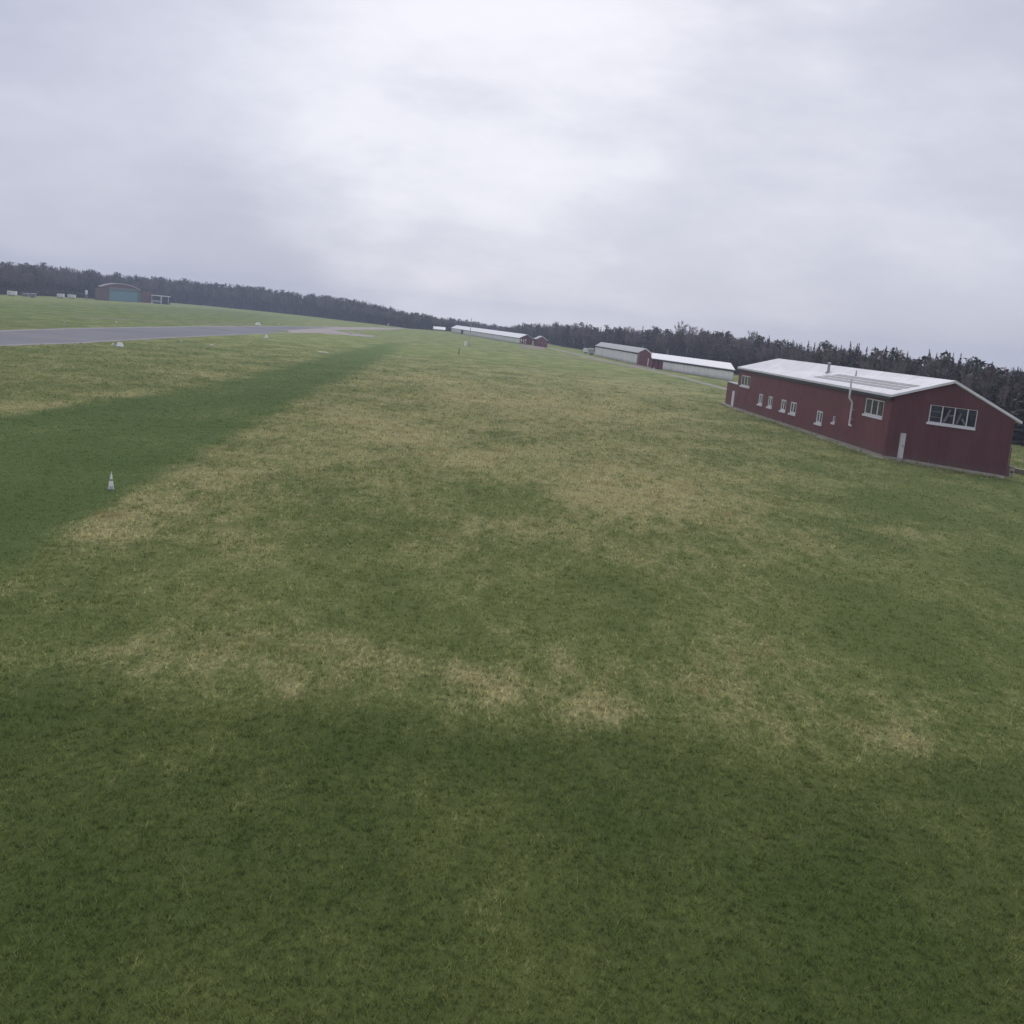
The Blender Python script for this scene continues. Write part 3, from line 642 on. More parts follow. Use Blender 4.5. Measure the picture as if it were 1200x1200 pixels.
trailer(79, 88, 349.8, 345.2, 'white trailer right of the gap, right one of a close pair', M_TW, group=G)
G2 = 'box trailers at the end of the middle hangar'
trailer(684.3, 688.6, 414.2, 408.2, 'white box trailer standing farther out past the middle hangar', M_TW, depth=2.0, group=G2)
trailer(690, 696, 416.0, 408.3, 'grey box trailer tight against the end of the middle hangar', M_TG2, depth=2.0, group=G2)

# ------------------------------------------------------------------ big red hangar far left, with shelter
P, Q = gnd(112, 351.6), gnd(176.5, 355.0); L = np.linalg.norm(Q - P); u = (Q - P) / L; n = np.array([u[1], -u[0], 0]); n = n if n @ (CAM - P) > 0 else -n
M_TEAL = painted('teal_doors', (.13, .27, .31), .5, .2); M_GREEN = painted('green_panel', (.14, .18, .165), .6, .2); M_BRICK = painted('red_brick', (.15, .06, .064), .8, .25); M_BROWN = painted('brown_brick', (.13, .085, .085), .8, .25)
big = thing('arched_hangar', (P + Q) / 2, 'big red hangar with arched roof and teal doors across the runway', 'hangar')
zl = height_at(P, 336); zd = height_at((P + Q) / 2, 341.8); zt = height_at((P + Q) / 2, 333.6); s_ = lambda px: on_plane(px, 350, P, Q)[0]
dep = 34.0; n0 = n; n = -(np.array([P[0] * 1.0, P[1], 0]) / np.linalg.norm(P[:2]))
n = np.array([n[0] * math.cos(.03) - n[1] * math.sin(.03), n[0] * math.sin(.03) + n[1] * math.cos(.03), 0])
sA, sB = s_(117.5), s_(164.5); arch = lambda s: zl + (zt - zl) * (1 - ((2 * s - sA - sB) / (sB - sA)) ** 2)
b = MB()
FA, FB = P + u * sA, P + u * sB; front = [FA + Z * 0, FB] + [P + u * s + Z * (arch(s) - .05) for s in np.linspace(sB, sA, 17)]
b.poly(front); b.poly([x - n * dep for x in front][::-1]); b.poly([FA, FA - n * dep, FA - n * dep + Z * zl, FA + Z * zl]); b.poly([FB, FB - n * dep, FB - n * dep + Z * zl, FB + Z * zl]); b.build('wall', M_BRICK, big)
b = MB(); ss = np.linspace(sA - .6, sB + .6, 21); cl = lambda s: min(max(s, sA), sB)
for i in range(20):
    a0, a1 = P + u * ss[i] + Z * arch(cl(ss[i])), P + u * ss[i+1] + Z * arch(cl(ss[i+1]))
    b.hexa([a0 + n * .9, a1 + n * .9, a1 - n * (dep + .5), a0 - n * (dep + .5)], [a0 + n * .9 + Z * .45, a1 + n * .9 + Z * .45, a1 - n * (dep + .5) + Z * .45, a0 - n * (dep + .5) + Z * .45])
b.build('roof', painted('grey_arched_roof', (.40, .40, .41), .6, .25), big)
sd0, sd1 = s_(128), s_(161)
for i in range(4):
    b = MB(); w = (sd1 - sd0) / 4; slab_on(b, P, u, n, sd0 + i * w + .06, sd0 + (i + 1) * w - .06, .1, zd, .05, .16 + .12 * (i % 2)); b.build('sliding_door', M_TEAL, big)
b = MB(); slab_on(b, P, u, n, sd0, sd1, zd + .25, zl + .55, .05, .15); b.build('upper_panel', M_GREEN, big)
b = MB(); slab_on(b, P, u, n, sd0 - .2, sd1 + .2, zd, zd + .25, .05, .4); b.build('door_rail', M_DARK, big)
b = MB(); slab_on(b, P, u, n, 0, sd0 - .2, 0, zl * .93, .02, .9); slab_on(b, P, u, n, 0, sA - .7, 0, zl * .93, -8, .017); b.build('door_pocket', M_BROWN, big, 'brownish pier left of the teal doors')
b = MB(); slab_on(b, P, u, n, s_(165.5), L, 0, zl * .97, -9, .9); b.build('door_pocket', M_BRICK, big, 'red pier right of the teal doors')
b = MB(); slab_on(b, P, u, n, sd1 + .15, s_(165.4), .1, zd + .6, .05, .3); b.build('side_panel', painted('green_door_panel', (.05, .17, .12), .6, .2), big)
P, Q = gnd(177, 355.2), gnd(199, 357.2); L = np.linalg.norm(Q - P); u = (Q - P) / L; n = np.array([u[1], -u[0], 0]); n = n if n @ (CAM - P) > 0 else -n
sh = thing('shelter', (P + Q) / 2, 'low open shelter with thin white roof beside the arched red hangar', 'shelter')
zs = height_at((P + Q) / 2, 346.3)
b = MB(); slab_on(b, P, u, n, 0, L * .95, zs - .5, zs, -5, 0); b.build('roof', M_HROOF, sh)
b = MB(); slab_on(b, P, u, n, .3, L * .5, .8, 1.9, -.8, -.5); b.build('front_panel', painted('shelter_panel', (.45, .45, .47), .6, .2), sh)
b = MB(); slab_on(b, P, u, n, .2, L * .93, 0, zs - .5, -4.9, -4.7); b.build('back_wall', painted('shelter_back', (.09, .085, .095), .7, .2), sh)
for s, w in ((.02, .2), (.50, .6), (.9, .2)):
    b = MB(); slab_on(b, P, u, n, L * s, L * s + w, 0, zs - .5, -.45, -.1); b.build('post', M_WHITE, sh)
g = gnd(101, 344.8); t = thing('storage_tank', g, 'upright white rounded tank left of the arched red hangar', 'tank'); h_ = height_at(g, 339.6); r_ = 1.6 * per_px(g)
g0 = gnd(101, 351.5); t.location = tuple(g0); hz = height_at(g0, 340); rz_ = 1.5 * per_px(g0); zb_ = height_at(g0, 345.5)
b = MB(); b.lathe(g0 + Z * zb_, [(rz_ * .5, 0), (rz_, .4), (rz_, hz - zb_ - .5), (rz_ * .6, hz - zb_ - .1), (.05, hz - zb_)], 16); b.build('vessel', M_TW, t)
for k in range(4): b = MB(); a = k * math.pi / 2 + .7; o_ = np.array([math.cos(a), math.sin(a), 0]) * rz_ * .8; b.tube(g0 + o_, g0 + o_ + Z * (zb_ + .5), .09); b.build('leg', M_GREYM, t)

# ------------------------------------------------------------------ markers and posts on the field
g = gnd(130, 573.8); CLEAR.append((g[0], g[1] - .12, .3)); cone = thing('marker_cone', g, 'white and grey banded cone with a spike on the mown green strip', 'cone')
hc = height_at(g, 552.5); k = hc / 0.72
b = MB(); b.box(g, .24, .24, .045, .4); b.build('base', painted('cone_base', (.36, .33, .31), .7, .2), cone, bevel=.012)
prof = lambda z: .118 - .088 * (z / (.60 * k))
M_CW = painted('cone_white', (.90, .90, .84), .5, .2, 6); M_CB = painted('cone_grey_band', (.22, .24, .18), .5, .2, 6)
zz = [.045, .17 * k, .26 * k, .40 * k, .45 * k, .585 * k]; nm = ['lower_band', 'body', 'body', 'band', 'tip']; mm = [painted('cone_dirty', (.62, .58, .54), .6, .3, 6), M_CW, M_CW, M_CB, M_CW]
zz = [.045, .16 * k, .36 * k, .42 * k, .585 * k]; nm = ['lower_band', 'body', 'band', 'tip']; mm = [mm[0], M_CW, M_CB, M_CW]
for i in range(4): b = MB(); b.lathe(g, [(prof(zz[i]), zz[i]), (prof(zz[i + 1]), zz[i + 1])], 20); b.build(nm[i], mm[i], cone)
b = MB(); b.lathe(g, [(.018, .585 * k), (.012, .70 * k), (.004, hc)], 8); b.build('spike', M_CW, cone)

M_MW = painted('marker_white', (.90, .89, .84), .5, .12, 4); M_PG = painted('post_pale_green', (.48, .52, .38), .6, .2, 4); M_PP = painted('post_pale', (.58, .56, .50), .6, .2, 4); M_PD = painted('post_dark', (.07, .07, .05), .6, .2, 4)
def ridge_marker(u, v, wpx, vt, label, mat, group=None):
    g = gnd(u, v); w = wpx * per_px(g); h = height_at(g, vt); t = thing('ridge_marker', g, label, 'marker', group); CLEAR.append((g[0], g[1], w * .8 + .5)); u_ = g[:2] / np.linalg.norm(g[:2]); CLEAR.extend([(g[0] - u_[0] * k, g[1] - u_[1] * k, w * .6) for k in (.8, 1.6, 2.4)])
    d = max(.6, w * .5); b = MB(); q = [(-w/2, -d/2), (w/2, -d/2), (w/2, d/2), (-w/2, d/2)]; s = .62
    b.hexa([g + np.array([x, y, .06]) for x, y in q], [g + np.array([x * s, y * .25, h]) for x, y in q]); b.build('hood', mat, t, bevel=.04)
    b = MB(); b.box(g - Z * .03, w * .9, d * .8, .088); b.build('base', M_PP, t); return t
RG = 'white markers beside the runway'
ridge_marker(140.5, 406.6, 8, 401.2, 'large white trapezoid marker on the near grass edge of the runway', M_MW, RG)
ridge_marker(132.5, 405.0, 2.6, 402.0, 'small pale marker just left of the large white trapezoid marker', M_PP, RG)
ridge_marker(312, 396.4, 3.6, 392.2, 'white marker alone on the near grass where the runway narrows', M_MW, RG)
ridge_marker(302, 381.2, 6.5, 378.0, 'widest white marker on the grass beyond the runway', M_MW, RG)
ridge_marker(326.5, 381.3, 3.0, 378.6, 'small white marker right of the widest far marker', M_PP, RG)
ridge_marker(281, 381.0, 2.2, 378.6, 'small dim marker left of the widest far marker', M_PP, RG)
ridge_marker(369.5, 381.9, 3.2, 378.9, 'white marker beyond the pale end of the runway, left of two', M_PP, RG)
ridge_marker(398, 382.5, 2.8, 379.4, 'pale marker beyond the pale end of the runway, right of two', M_PP, RG)
ridge_marker(411, 391.2, 5.5, 388.8, 'flat pale marker at the corner where the field track leaves the runway', M_PP, RG)
ridge_marker(422, 391.6, 2.6, 388.4, 'pale marker just right of the flat one at the track corner', M_PP, RG)
ridge_marker(445.5, 390.2, 2.8, 387.6, 'pale marker left of a pair between runway end and track', M_PP, RG)
ridge_marker(462.5, 389.0, 2.4, 386.4, 'pale marker right of a pair between runway end and track', M_PP, RG)
ridge_marker(455, 381.6, 1.8, 378.8, 'tiny white marker at the foot of the far wood', M_MW, RG)
ridge_marker(248, 405.2, 5, 403.6, 'low flat pale slab marker in the grass near the runway', M_PP, RG)
ridge_marker(378, 413.3, 13, 412.0, 'long low pale green slab marker beside a thin post on the mown strip', M_PG, RG)
def post(u, v, vt, wpx, label, mat, group=None, name='marker_post', cap=True):
    g = gnd(u, v); r = wpx * per_px(g) / 2; h = height_at(g, vt); t = thing(name, g, label, 'post', group)
    b = MB(); b.lathe(g - Z * .05, [(r, 0), (r * .9, h * .75), (r * .9, h * .8)], 8); b.build('stake', mat, t)
    b = MB(); b.lathe(g - Z * .05, [(r * 1.15, h * .803), (r * 1.15, h), (r * .6, h * 1.05)], 8); b.build('cap', M_PP if mat is not M_PP else M_MW, t); return t
PG = 'thin posts on the airfield'
post(212.5, 407.5, 399, 1.9, 'pale green post near the runway between trapezoid and lone marker', M_PG, PG)
post(75.5, 383.2, 376.4, 1.6, 'pale post beyond the runway nearest the left edge', M_PG, PG)
post(136.5, 380.3, 376.6, 1.6, 'short pale post beyond the runway above the trapezoid marker', M_PP, PG)
post(397.5, 416, 408.6, 1.2, 'thin green post at the end of the low slab on the mown strip', M_PG, PG)
post(468.5, 424.5, 416.2, 1.2, 'thin pale post at the start of the mown track', M_PP, PG)
post(537.6, 415.6, 406.5, 1.0, 'thin dark post left of the white upright board', M_PD, PG)
post(610, 407.4, 397.5, .9, 'pale post left of three before the red hangar end', M_PP, PG); post(612.8, 407.6, 398, .9, 'pale post in the middle of three before the red hangar end', M_PP, PG); post(615.2, 407.7, 397.6, .9, 'pale post right of three before the red hangar end', M_PP, PG)
post(766, 433.2, 430.8, 1.6, 'short white post at the red corner of the nearest hangar', M_MW, PG)
g = gnd(545, 407.6); CLEAR.append((g[0], g[1] - 1, 1.6)); t = thing('marker_board', g, 'white upright board standing on the grass left of the thin mast', 'board'); h_ = height_at(g, 399.6); w_ = 3.0 * per_px(g)
b = MB(); b.box(g + Z * (h_ * .22), w_, .14, h_ * .78); b.build('panel', M_MW, t, bevel=.02)
for s in (-1, 1): b = MB(); b.box(g + np.array([s * w_ * .3, .02, -.03]), .09, .09, h_ * .22 + .028); b.build('leg', M_PP, t)
g = gnd(549.8, 405.0); t = thing('mast', g, 'tall thin pale mast in front of the farthest long hangar', 'mast'); h_ = height_at(g, 374.5)
b = MB(); b.lathe(g - Z * .05, [(.13, 0), (.11, h_ * .5), (.08, h_)], 10); b.build('pole', painted('mast_paint', (.50, .50, .53), .5, .1), t)
b = MB(); b.box(g + Z * (h_ + .0), .3, .3, .3); b.build('lamp_head', M_PP, t, bevel=.04)
b = MB(); b.box(g - Z * .04, .6, .6, .24); b.build('footing', M_CONC, t)
for (u_, v_, vt_, lb) in ((751.5, 424, 404.5, 'thin pale mast rising behind the red gable of the middle hangar'), (780.5, 428, 409, 'short pale mast rising behind the nearest white hangar')):
    g = gnd(u_, v_); t = thing('mast', g, lb, 'mast'); h_ = height_at(g, vt_)
    b = MB(); b.lathe(g - Z * .05, [(.13, 0), (.08, h_)], 8); b.build('pole', painted('mast_grey', (.40, .40, .43), .5, .1), t); b = MB(); b.box(g - Z * .04, .5, .5, .2); b.build('footing', M_CONC, t)

# pale block and beam lying behind the hall's right corner
g = gnd(1182.2, 558.5); px_ = per_px(g); t = thing('stone_block', g, 'pale block with a dark round hole beside the right corner of the red hall', 'block')
hb = height_at(g, 548.5); b = MB(); b.box(g - Z * .02, 6.0 * px_, .5, hb, .15); b.build('body', painted('pale_block', (.40, .36, .28), .85, .3, 5), t, bevel=.03)
b = MB(); hc_ = g + np.array([.02, -.27, hb * .6]); b.tube(hc_ + np.array([0, -.012, 0]), hc_ + np.array([0, .05, 0]), .09, n=14); b.build('hole', M_DARK, t)
b = MB(); b.box(g + Z * (hb - .018), 4.2 * px_, .4, .16, .15); b.build('capstone', painted('grey_cap', (.28, .27, .25), .85, .3, 5), t, bevel=.02)
g1, g2 = gnd(1187, 553.5), gnd(1225, 561.5); ux = (g2 - g1) / np.linalg.norm(g2 - g1); nn = np.array([ux[1], -ux[0], 0])
t = thing('timber_beam', (g1 + g2) / 2, 'long pale timber beam lying on the grass behind the pale block', 'beam')
b = MB(); slab_on(b, g1, ux, nn, 0, np.linalg.norm(g2 - g1), .02, .36, -.2, .2); b.build('beam', painted('pale_timber', (.33, .30, .235), .85, .3, 3), t, bevel=.02)

# ------------------------------------------------------------------ trees
def needle_mat(name, c1, c2):
    m, nt, bs = new_mat(name); tc = N(nt, 'ShaderNodeTexCoord').outputs['Object']; oi = N(nt, 'ShaderNodeObjectInfo').outputs['Random']
    c = mixc(nt, smooth(nt, noise_(nt, tc, 1.1, 3), .35, .7), c1, c2)
    c = mixc(nt, math_(nt, 'MULTIPLY', oi, .55), c, mixc(nt, 1.0, c, (1.5, 1.25, 1.15), 'MULTIPLY'))
    nt.links.new(c, bs.inputs['Base Color']); bs.inputs['Roughness'].default_value = .85; bs.inputs['Specular IOR Level'].default_value = .1; return m
M_SPR = needle_mat('spruce_needles', (.062, .066, .058), (.120, .122, .104)); M_PIN = needle_mat('pine_needles', (.082, .083, .070), (.145, .143, .120))
M_BARK = needle_mat('dark_bark', (.045, .036, .03), (.075, .06, .05)); M_BIRCH = needle_mat('pale_bark', (.20, .185, .175), (.30, .28, .27)); M_TWIG = needle_mat('bare_twigs', (.165, .145, .138), (.235, .212, .20))
def spruce(seed, wid, dense=1.0):
    """unit-height spruce: trunk, crown"""
    r = random.Random(seed); tr = MB(); tr.tube((0, 0, 0), (0, 0, .97), .012, .002, 6)
    cr = MB(); n = int(19 * dense)
    for i in range(n):
        t = i / (n - 1); z = .09 + .88 * t; R = wid * (1 - t) ** .85 * (.75 + .5 * r.random()) + .006
        k = max(4, int((9 if dense > .7 else 6) * (1 - .5 * t)))
        for j in range(k):
            a = 2 * math.pi * (j + r.random() * .9) / k; L = R * (.55 + .65 * r.random()); dz = -.25 * L - .015 + (.06 * t)
            w = .40 * L + .008; c, s = math.cos(a), math.sin(a); zz = z + r.uniform(-.02, .02)
            p0 = (0, 0, zz + .02); tip = (c * L, s * L, zz + dz); m1 = (c * L * .55 - s * w, s * L * .55 + c * w, zz + dz * .45 - .02); m2 = (c * L * .55 + s * w, s * L * .55 - c * w, zz + dz * .45 - .02)
            cr.poly([p0, m1, tip]); cr.poly([p0, tip, m2])
            for q in (m1, m2):        # hanging side sprays
                e = (q[0] * 1.15 + r.uniform(-.01, .01), q[1] * 1.15 + r.uniform(-.01, .01), q[2] - .035 * r.random() - .012)
                cr.poly([((p0[0] + q[0]) / 2, (p0[1] + q[1]) / 2, q[2] + .012), q, e])
    cr.poly([(-.006, 0, .93), (.006, 0, .93), (0, 0, 1.0)]); cr.poly([(0, -.006, .93), (0, .006, .93), (0, 0, 1.0)])
    return tr, cr
def pine(seed, wid):
    r = random.Random(seed); tr = MB(); x, y = 0, 0; pts = [(0, 0, 0)]
    for i in range(5): x += r.uniform(-.012, .012); y += r.uniform(-.012, .012); pts.append((x, y, .19 * (i + 1)))
    for i in range(5): tr.tube(pts[i], pts[i + 1], .015 - .0022 * i, .015 - .0022 * (i + 1), 6, cap=False)
    cr = MB(); c0 = pts[-1]
    for i in range(46):
        z = .30 + .69 * r.random(); lim = wid * (1 - ((z - .58) / .46) ** 2) ** .5 if abs(z - .58) < .46 else .02
        a = r.uniform(0, 6.28); d = lim * r.random() ** .5; cx, cy = c0[0] * z + math.cos(a) * d, c0[1] * z + math.sin(a) * d
        tr.tube((c0[0] * z, c0[1] * z, z - .06), (cx, cy, z), .004, .002, 3, cap=False)
        for j in range(11):
            v = Vector((r.gauss(0, 1), r.gauss(0, 1), r.gauss(0, .6))) * .022; w = Vector((r.gauss(0, 1), r.gauss(0, 1), r.gauss(0, .7))) * .018; c = Vector((cx, cy, z)) + v * .9
            cr.poly([c - w, c + w, c + v * 1.2 + Vector((0, 0, .012))])
    return tr, cr
def bare(seed, spread, levels=4):
    r = random.Random(seed); tr = MB(); cr = MB()
    def grow(p, d, L, rad, lv):
        q = p + d * L; (tr if lv < 2 else cr).tube(p, q, rad, rad * .68, 5 if lv < 2 else 3, cap=False)
        if lv >= levels:
            for _ in range(6):
                e = (d + Vector((r.gauss(0, .5), r.gauss(0, .5), r.gauss(.15, .4)))).normalized() * L * .8; s = e.orthogonal().normalized() * .0030
                cr.poly([q - s, q + s, q + e])
            return
        for k in range(3 if lv else 4):
            nd = (d * (.9 if lv else .8) + Vector((r.gauss(0, spread), r.gauss(0, spread), .25 + r.gauss(0, .15)))).normalized(); grow(p + d * L * r.uniform(.55, 1), nd, L * r.uniform(.55, .78), rad * .62, lv + 1)
    grow(Vector((0, 0, 0)), Vector((0, 0, 1)), .34, .014, 0)
    zmax = max(v[2] for v in tr.v + cr.v)
    for b in (tr, cr): b.v = [(x / zmax, y / zmax, z / zmax) for x, y, z in b.v]
    return tr, cr
PROTO = {'spruce': [], 'pine': [], 'bare': []}
for i in range(7): tr, cr = spruce(10 + i, .125 + .018 * (i % 3)); PROTO['spruce'].append((tr.mesh('trunk', M_BARK), cr.mesh('crown', M_SPR), tr, cr))
for i in range(5): tr, cr = pine(40 + i, .13 + .02 * (i % 3)); PROTO['pine'].append((tr.mesh('trunk', M_BIRCH if i == 1 else M_BARK), cr.mesh('crown', M_PIN), tr, cr))
for i in range(5): tr, cr = bare(70 + i, .34); PROTO['bare'].append((tr.mesh('trunk', M_BIRCH if i == 2 else M_BARK), cr.mesh('crown', M_TWIG), tr, cr))
WOOD1 = [(-150, 336, 299), (0, 345.0, 308.5), (30, 346.0, 308.5), (60, 347.2, 311.5), (100, 349.3, 318), (150, 351.8, 322.5), (200, 354.6, 327), (250, 359.0, 331.5), (300, 364, 337), (330, 367, 341), (375, 372, 346), (420, 377.4, 352), (445, 380.3, 357), (480, 385, 366), (510, 387, 370.5), (545, 390, 375), (590, 393, 382.5), (640, 397, 386)]
WOOD2 = [(592, 395.0, 382), (612, 397.5, 379), (640, 402, 378.8), (655, 405.5, 379), (690, 411, 380.5), (740, 417.5, 384.5), (780, 424, 385.5), (810, 428, 387), (850, 436, 390), (900, 447, 397.5), (950, 460, 404), (1000, 473, 408.5), (1050, 486, 414.5), (1100, 499, 421.5), (1150, 511, 429), (1200, 521.5, 434.5), (1300, 541, 444)]
def wood_at(W, u, back=0.0):
    us = [w[0] for w in W]; vb = np.interp(u, us, [w[1] for w in W]); vt = np.interp(u, us, [w[2] for w in W])
    g = gnd(u, vb); d = g[:2] / np.linalg.norm(g[:2]); h = height_at(g, vt); h *= 1 + .10 * mnoise.noise((u * .045, 3.1, 0)) + .06 * mnoise.noise((u * .13, 9.7, 0)); hd = h - H
    g2 = g.copy(); g2[:2] += d * back; h2 = H + hd * (np.linalg.norm(g2[:2]) / np.linalg.norm(g[:2])); return g2, max(h2, 4.0)
def place_tree(kind, g, h, wx, label, group, idx):
    tm, cm, _, _ = PROTO[kind][idx]
    o = thing({'spruce': 'spruce_tree', 'pine': 'pine_tree', 'bare': 'bare_tree'}[kind], g, label, 'tree', group, rz=random.uniform(0, 6.28)); o.scale = (h * wx, h * wx, h)
    for nm_, me in (('trunk', tm), ('crown', cm)): c = bpy.data.objects.new(nm_, me); COL.objects.link(c); c.parent = o
    return o
def zone(u):
    return ('between the farthest and middle hangars', 'behind the white hangars', 'behind the roof of the red hall')[0 if u < 690 else 1 if u < 862 else 2]
LBL = {'spruce': 'dark pointed spruce in the wood ', 'pine': 'dark round topped pine in the wood ', 'bare': 'leafless grey tree in the wood '}
count = 0
for row in range(3):
    u = 592 + random.uniform(0, 4)
    while u < 1235:
        near = (u - 592) / 640; kind = random.choices(['spruce', 'pine', 'bare'], [.26 + .44 * near, .38 - .28 * near, .36 - .16 * near])[0]
        g, h = wood_at(WOOD2, u, row * 4.5 + random.uniform(-1.5, 1.5)); hh = h * random.uniform(.70, 1.10) * (.96 if row == 0 else 1.0)
        place_tree(kind, g, hh, {'spruce': 1.0, 'pine': 1.0, 'bare': .8}[kind] * random.uniform(.85, 1.2), LBL[kind] + zone(u), {'spruce': 'spruces ', 'pine': 'pines ', 'bare': 'leafless trees '}[kind] + zone(u), random.randrange(len(PROTO[kind])))
        count += 1; u += random.uniform(5.0, 9.0)
for (u, vt, w, lb, ix) in ((801, 376, 1.1, 'tallest thin leafless tree sticking up above the wood behind the nearest white hangar', 0), (822, 382.5, 1.5, 'broad round leafless tree topping the wood right of the tallest leafless one', 1), (872, 385.5, 1.0, 'thin leafless tree topping the wood above the end of the red hall roof', 3), (962, 397.5, 1.0, 'leafless tree topping the wood above the flue of the red hall', 4), (735, 381.0, 1.0, 'leafless reddish tree topping the wood above the middle hangar', 2)):
    g, h = wood_at(WOOD2, u, 6); place_tree('bare', g, height_at(g, vt), w, lb, None, ix)

def wood_mass(name, W, u0, u1, step, rows, gap, weights, label, lo=.8, hi=1.05, back0=0.0, pale=False):
    V = []; Fc = []; MI = []; off = 0; mats = [M_BARK, M_SPR, M_PIN, M_TWIG, M_BIRCH]
    cache = {}
    for k, L in PROTO.items():
        for i, (_, _, tr, cr) in enumerate(L):
            cache[k, i] = (np.array(tr.v + cr.v), [list(f) for f in tr.f] + [[a + len(tr.v) for a in f] for f in cr.f], [4 if (pale and k != 'spruce' and i in (1, 2)) else 0] * len(tr.f) + [{'spruce': 1, 'pine': 2, 'bare': 3}[k]] * len(cr.f))
    for row in range(rows):
        u = u0 + random.uniform(0, step)
        while u < u1:
            k = random.choices(['spruce', 'pine', 'bare'], weights(u))[0]; i = random.randrange(len(PROTO[k])); v, f, m = cache[k, i]
            g, h = wood_at(W, u, back0 + row * gap + random.uniform(-gap * .4, gap * .4)); h *= random.uniform(lo, hi) * (.9 if row == 0 and back0 == 0 else 1); a = random.uniform(0, 6.28); w = h * random.uniform(.9, 1.35)
            ca, sa = math.cos(a), math.sin(a); x = v[:, 0] * w; y = v[:, 1] * w
            V.append(np.stack([x * ca - y * sa + g[0], x * sa + y * ca + g[1], v[:, 2] * h], 1)); Fc += [[q + off for q in ff] for ff in f]; MI += m; off += len(v)
            u += step * random.uniform(.6, 1.4)
    me = bpy.data.meshes.new(name); me.from_pydata(np.concatenate(V).tolist(), [], Fc)
    for m in mats: me.materials.append(m)
    me.polygons.foreach_set('material_index', MI); me.update(); o = bpy.data.objects.new(name, me); COL.objects.link(o); structure(o, 'stuff'); tag(o, label, 'wood')
wood_mass('far_wood', WOOD1, -150, 640, 2.3, 5, 7, lambda u: (.36, .22, .42) if u > 90 else (.14, .16, .70), 'dark far off wood along the other side of the runway')
wood_mass('added_shade_scrub', WOOD1, -120, 112, 1.0, 2, 2, lambda u: (.1, .5, .4), 'dark low scrub at the foot of the far wood', .16, .27)  # scrub added to darken the wood's foot where shade lies
wood_mass('deep_wood', WOOD2, 588, 1290, 5.5, 7, 5, lambda u: (.50 if u > 960 else .34, .20, .30 if u > 960 else .46), 'dark deeper part of the wood behind the hangars and hall', .76, 1.0, 5)
for nm_, W, u0, u1, dep in (('forest_floor', WOOD1, -150, 640, 60), ('forest_ground', WOOD2, 590, 1295, 60)):
    us = np.linspace(u0, u1, 60); fr = [wood_at(W, u, -1.5)[0] for u in us]; bk_ = [wood_at(W, u, dep)[0] for u in us]
    b = MB()
    for i in range(59): b.poly([(*fr[i][:2], .010), (*fr[i + 1][:2], .010), (*bk_[i + 1][:2], .010), (*bk_[i][:2], .010)])
    structure(b.build(nm_, M_SOIL))
build_grass()

# ------------------------------------------------------------------ sky, sun, air, camera
world = bpy.data.worlds.new('World'); scene.world = world; world.use_nodes = True
nt = world.node_tree; nt.nodes.clear()
sd = ray(745, 60); sd = sd / np.linalg.norm(sd); el = max(math.asin(sd[2]), math.radians(52)); az = math.atan2(sd[0], sd[1])
out = N(nt, 'ShaderNodeOutputWorld'); sky = N(nt, 'ShaderNodeTexSky', sky_type='NISHITA'); sky.sun_disc = False; sky.sun_elevation = el; sky.sun_rotation = az
bg1 = N(nt, 'ShaderNodeBackground'); bg1.inputs['Strength'].default_value = 0.1; nt.links.new(sky.outputs[0], bg1.inputs['Color'])
dirv = N(nt, 'ShaderNodeTexCoord').outputs['Generated']
mp = N(nt, 'ShaderNodeMapping'); mp.inputs['Scale'].default_value = (1.0, 1.0, 2.6); mp.inputs['Rotation'].default_value = (0, math.radians(-5), 0); nt.links.new(dirv, mp.inputs['Vector'])
n1 = noise_(nt, mp.outputs[0], 2.0, 5, .45); n2 = noise_(nt, mp.outputs[0], 7.0, 6, .6)
cl = math_(nt, 'ADD', math_(nt, 'MULTIPLY', n1, .68), math_(nt, 'MULTIPLY', n2, .32))
c = mixc(nt, smooth(nt, cl, .32, .70), (0.475, 0.485, 0.60), (0.64, 0.655, 0.755))
dt = N(nt, 'ShaderNodeVectorMath', operation='DOT_PRODUCT'); nt.links.new(dirv, dt.inputs[0]); gd = ray(750, 180); dt.inputs[1].default_value = tuple(gd / np.linalg.norm(gd))
glow = smooth(nt, math_(nt, 'ADD', dt.outputs['Value'], math_(nt, 'MULTIPLY', math_(nt, 'SUBTRACT', cl, .5), .14)), .925, 1.0)
c = mixc(nt, math_(nt, 'MULTIPLY', glow, .9), c, mixc(nt, smooth(nt, cl, .38, .62), (.76, .765, .84), (.92, .915, .97)))
dk = N(nt, 'ShaderNodeVectorMath', operation='DOT_PRODUCT'); nt.links.new(dirv, dk.inputs[0]); gd = ray(1230, 190); dk.inputs[1].default_value = tuple(gd / np.linalg.norm(gd))
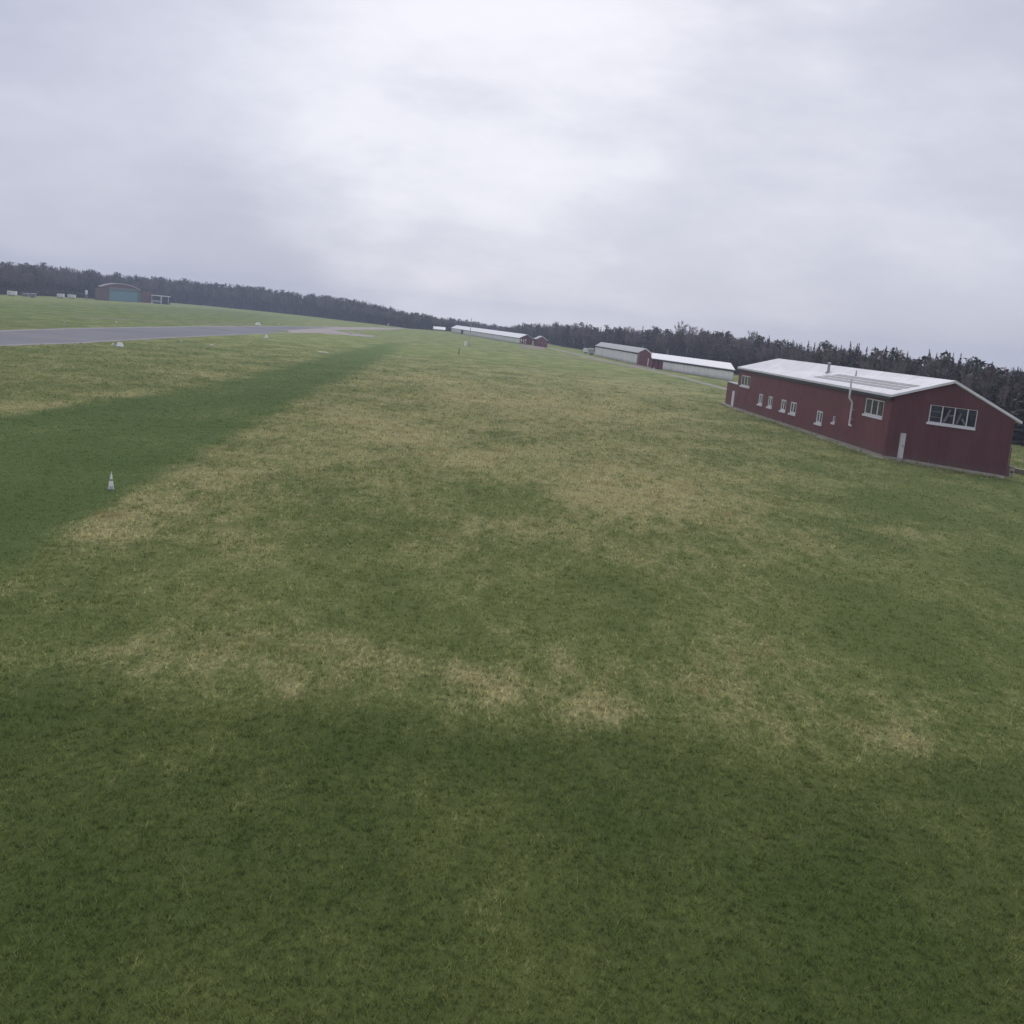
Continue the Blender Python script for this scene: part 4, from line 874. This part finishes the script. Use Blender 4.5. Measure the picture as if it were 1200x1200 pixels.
c = mixc(nt, math_(nt, 'MULTIPLY', smooth(nt, math_(nt, 'ADD', dk.outputs['Value'], math_(nt, 'MULTIPLY', math_(nt, 'SUBTRACT', .5, cl), .22)), .90, 1.03), .8), c, (.53, .54, .635))   # heavier cloud to the right
bg2 = N(nt, 'ShaderNodeBackground'); nt.links.new(c, bg2.inputs['Color']); bg2.inputs['Strength'].default_value = 1.0
mx = N(nt, 'ShaderNodeMixShader'); mx.inputs[0].default_value = .93; nt.links.new(bg1.outputs[0], mx.inputs[1]); nt.links.new(bg2.outputs[0], mx.inputs[2]); nt.links.new(mx.outputs[0], out.inputs['Surface'])
sl = bpy.data.lights.new('sun', 'SUN'); sl.energy = 1.25; sl.angle = math.radians(30); sl.color = (1, .97, .93)
so = bpy.data.objects.new('sun', sl); COL.objects.link(so); v = Vector((math.sin(az) * math.cos(el), math.cos(az) * math.cos(el), math.sin(el))); so.rotation_euler = v.to_track_quat('Z', 'Y').to_euler(); so.location = (0, 0, 60)
hz_ = MB(); R = 1330.0; hz_.hexa([(-R, -R, -1), (R, -R, -1), (R, R, -1), (-R, R, -1)], [(-R, -R, 30), (R, -R, 30), (R, R, 30), (-R, R, 30)])
m = bpy.data.materials.new('haze_air'); m.use_nodes = True; nt = m.node_tree; nt.nodes.clear(); o_ = N(nt, 'ShaderNodeOutputMaterial'); pv = N(nt, 'ShaderNodeVolumePrincipled')
pv.inputs['Color'].default_value = (.66, .73, 1.0, 1); pv.inputs['Density'].default_value = .00046; nt.links.new(pv.outputs[0], o_.inputs['Volume'])
structure(hz_.build('haze', m), 'stuff')
cd = bpy.data.cameras.new('camera'); cd.sensor_width = 36; cd.lens = 36 * F / 1200; cd.clip_start = .1; cd.clip_end = 8000
co = bpy.data.objects.new('camera', cd); COL.objects.link(co); scene.camera = co
Mx = Matrix(((rt[0], up[0], -fw[0], CAM[0]), (rt[1], up[1], -fw[1], CAM[1]), (rt[2], up[2], -fw[2], CAM[2]), (0, 0, 0, 1))); co.matrix_world = Mx
vs = scene.view_settings; vs.view_transform = 'Standard'; vs.look = 'None'; vs.gamma = 1; vs.exposure = 0.13
scene.render.engine = 'CYCLES'; scene.cycles.max_bounces = 5; scene.cycles.volume_bounces = 1
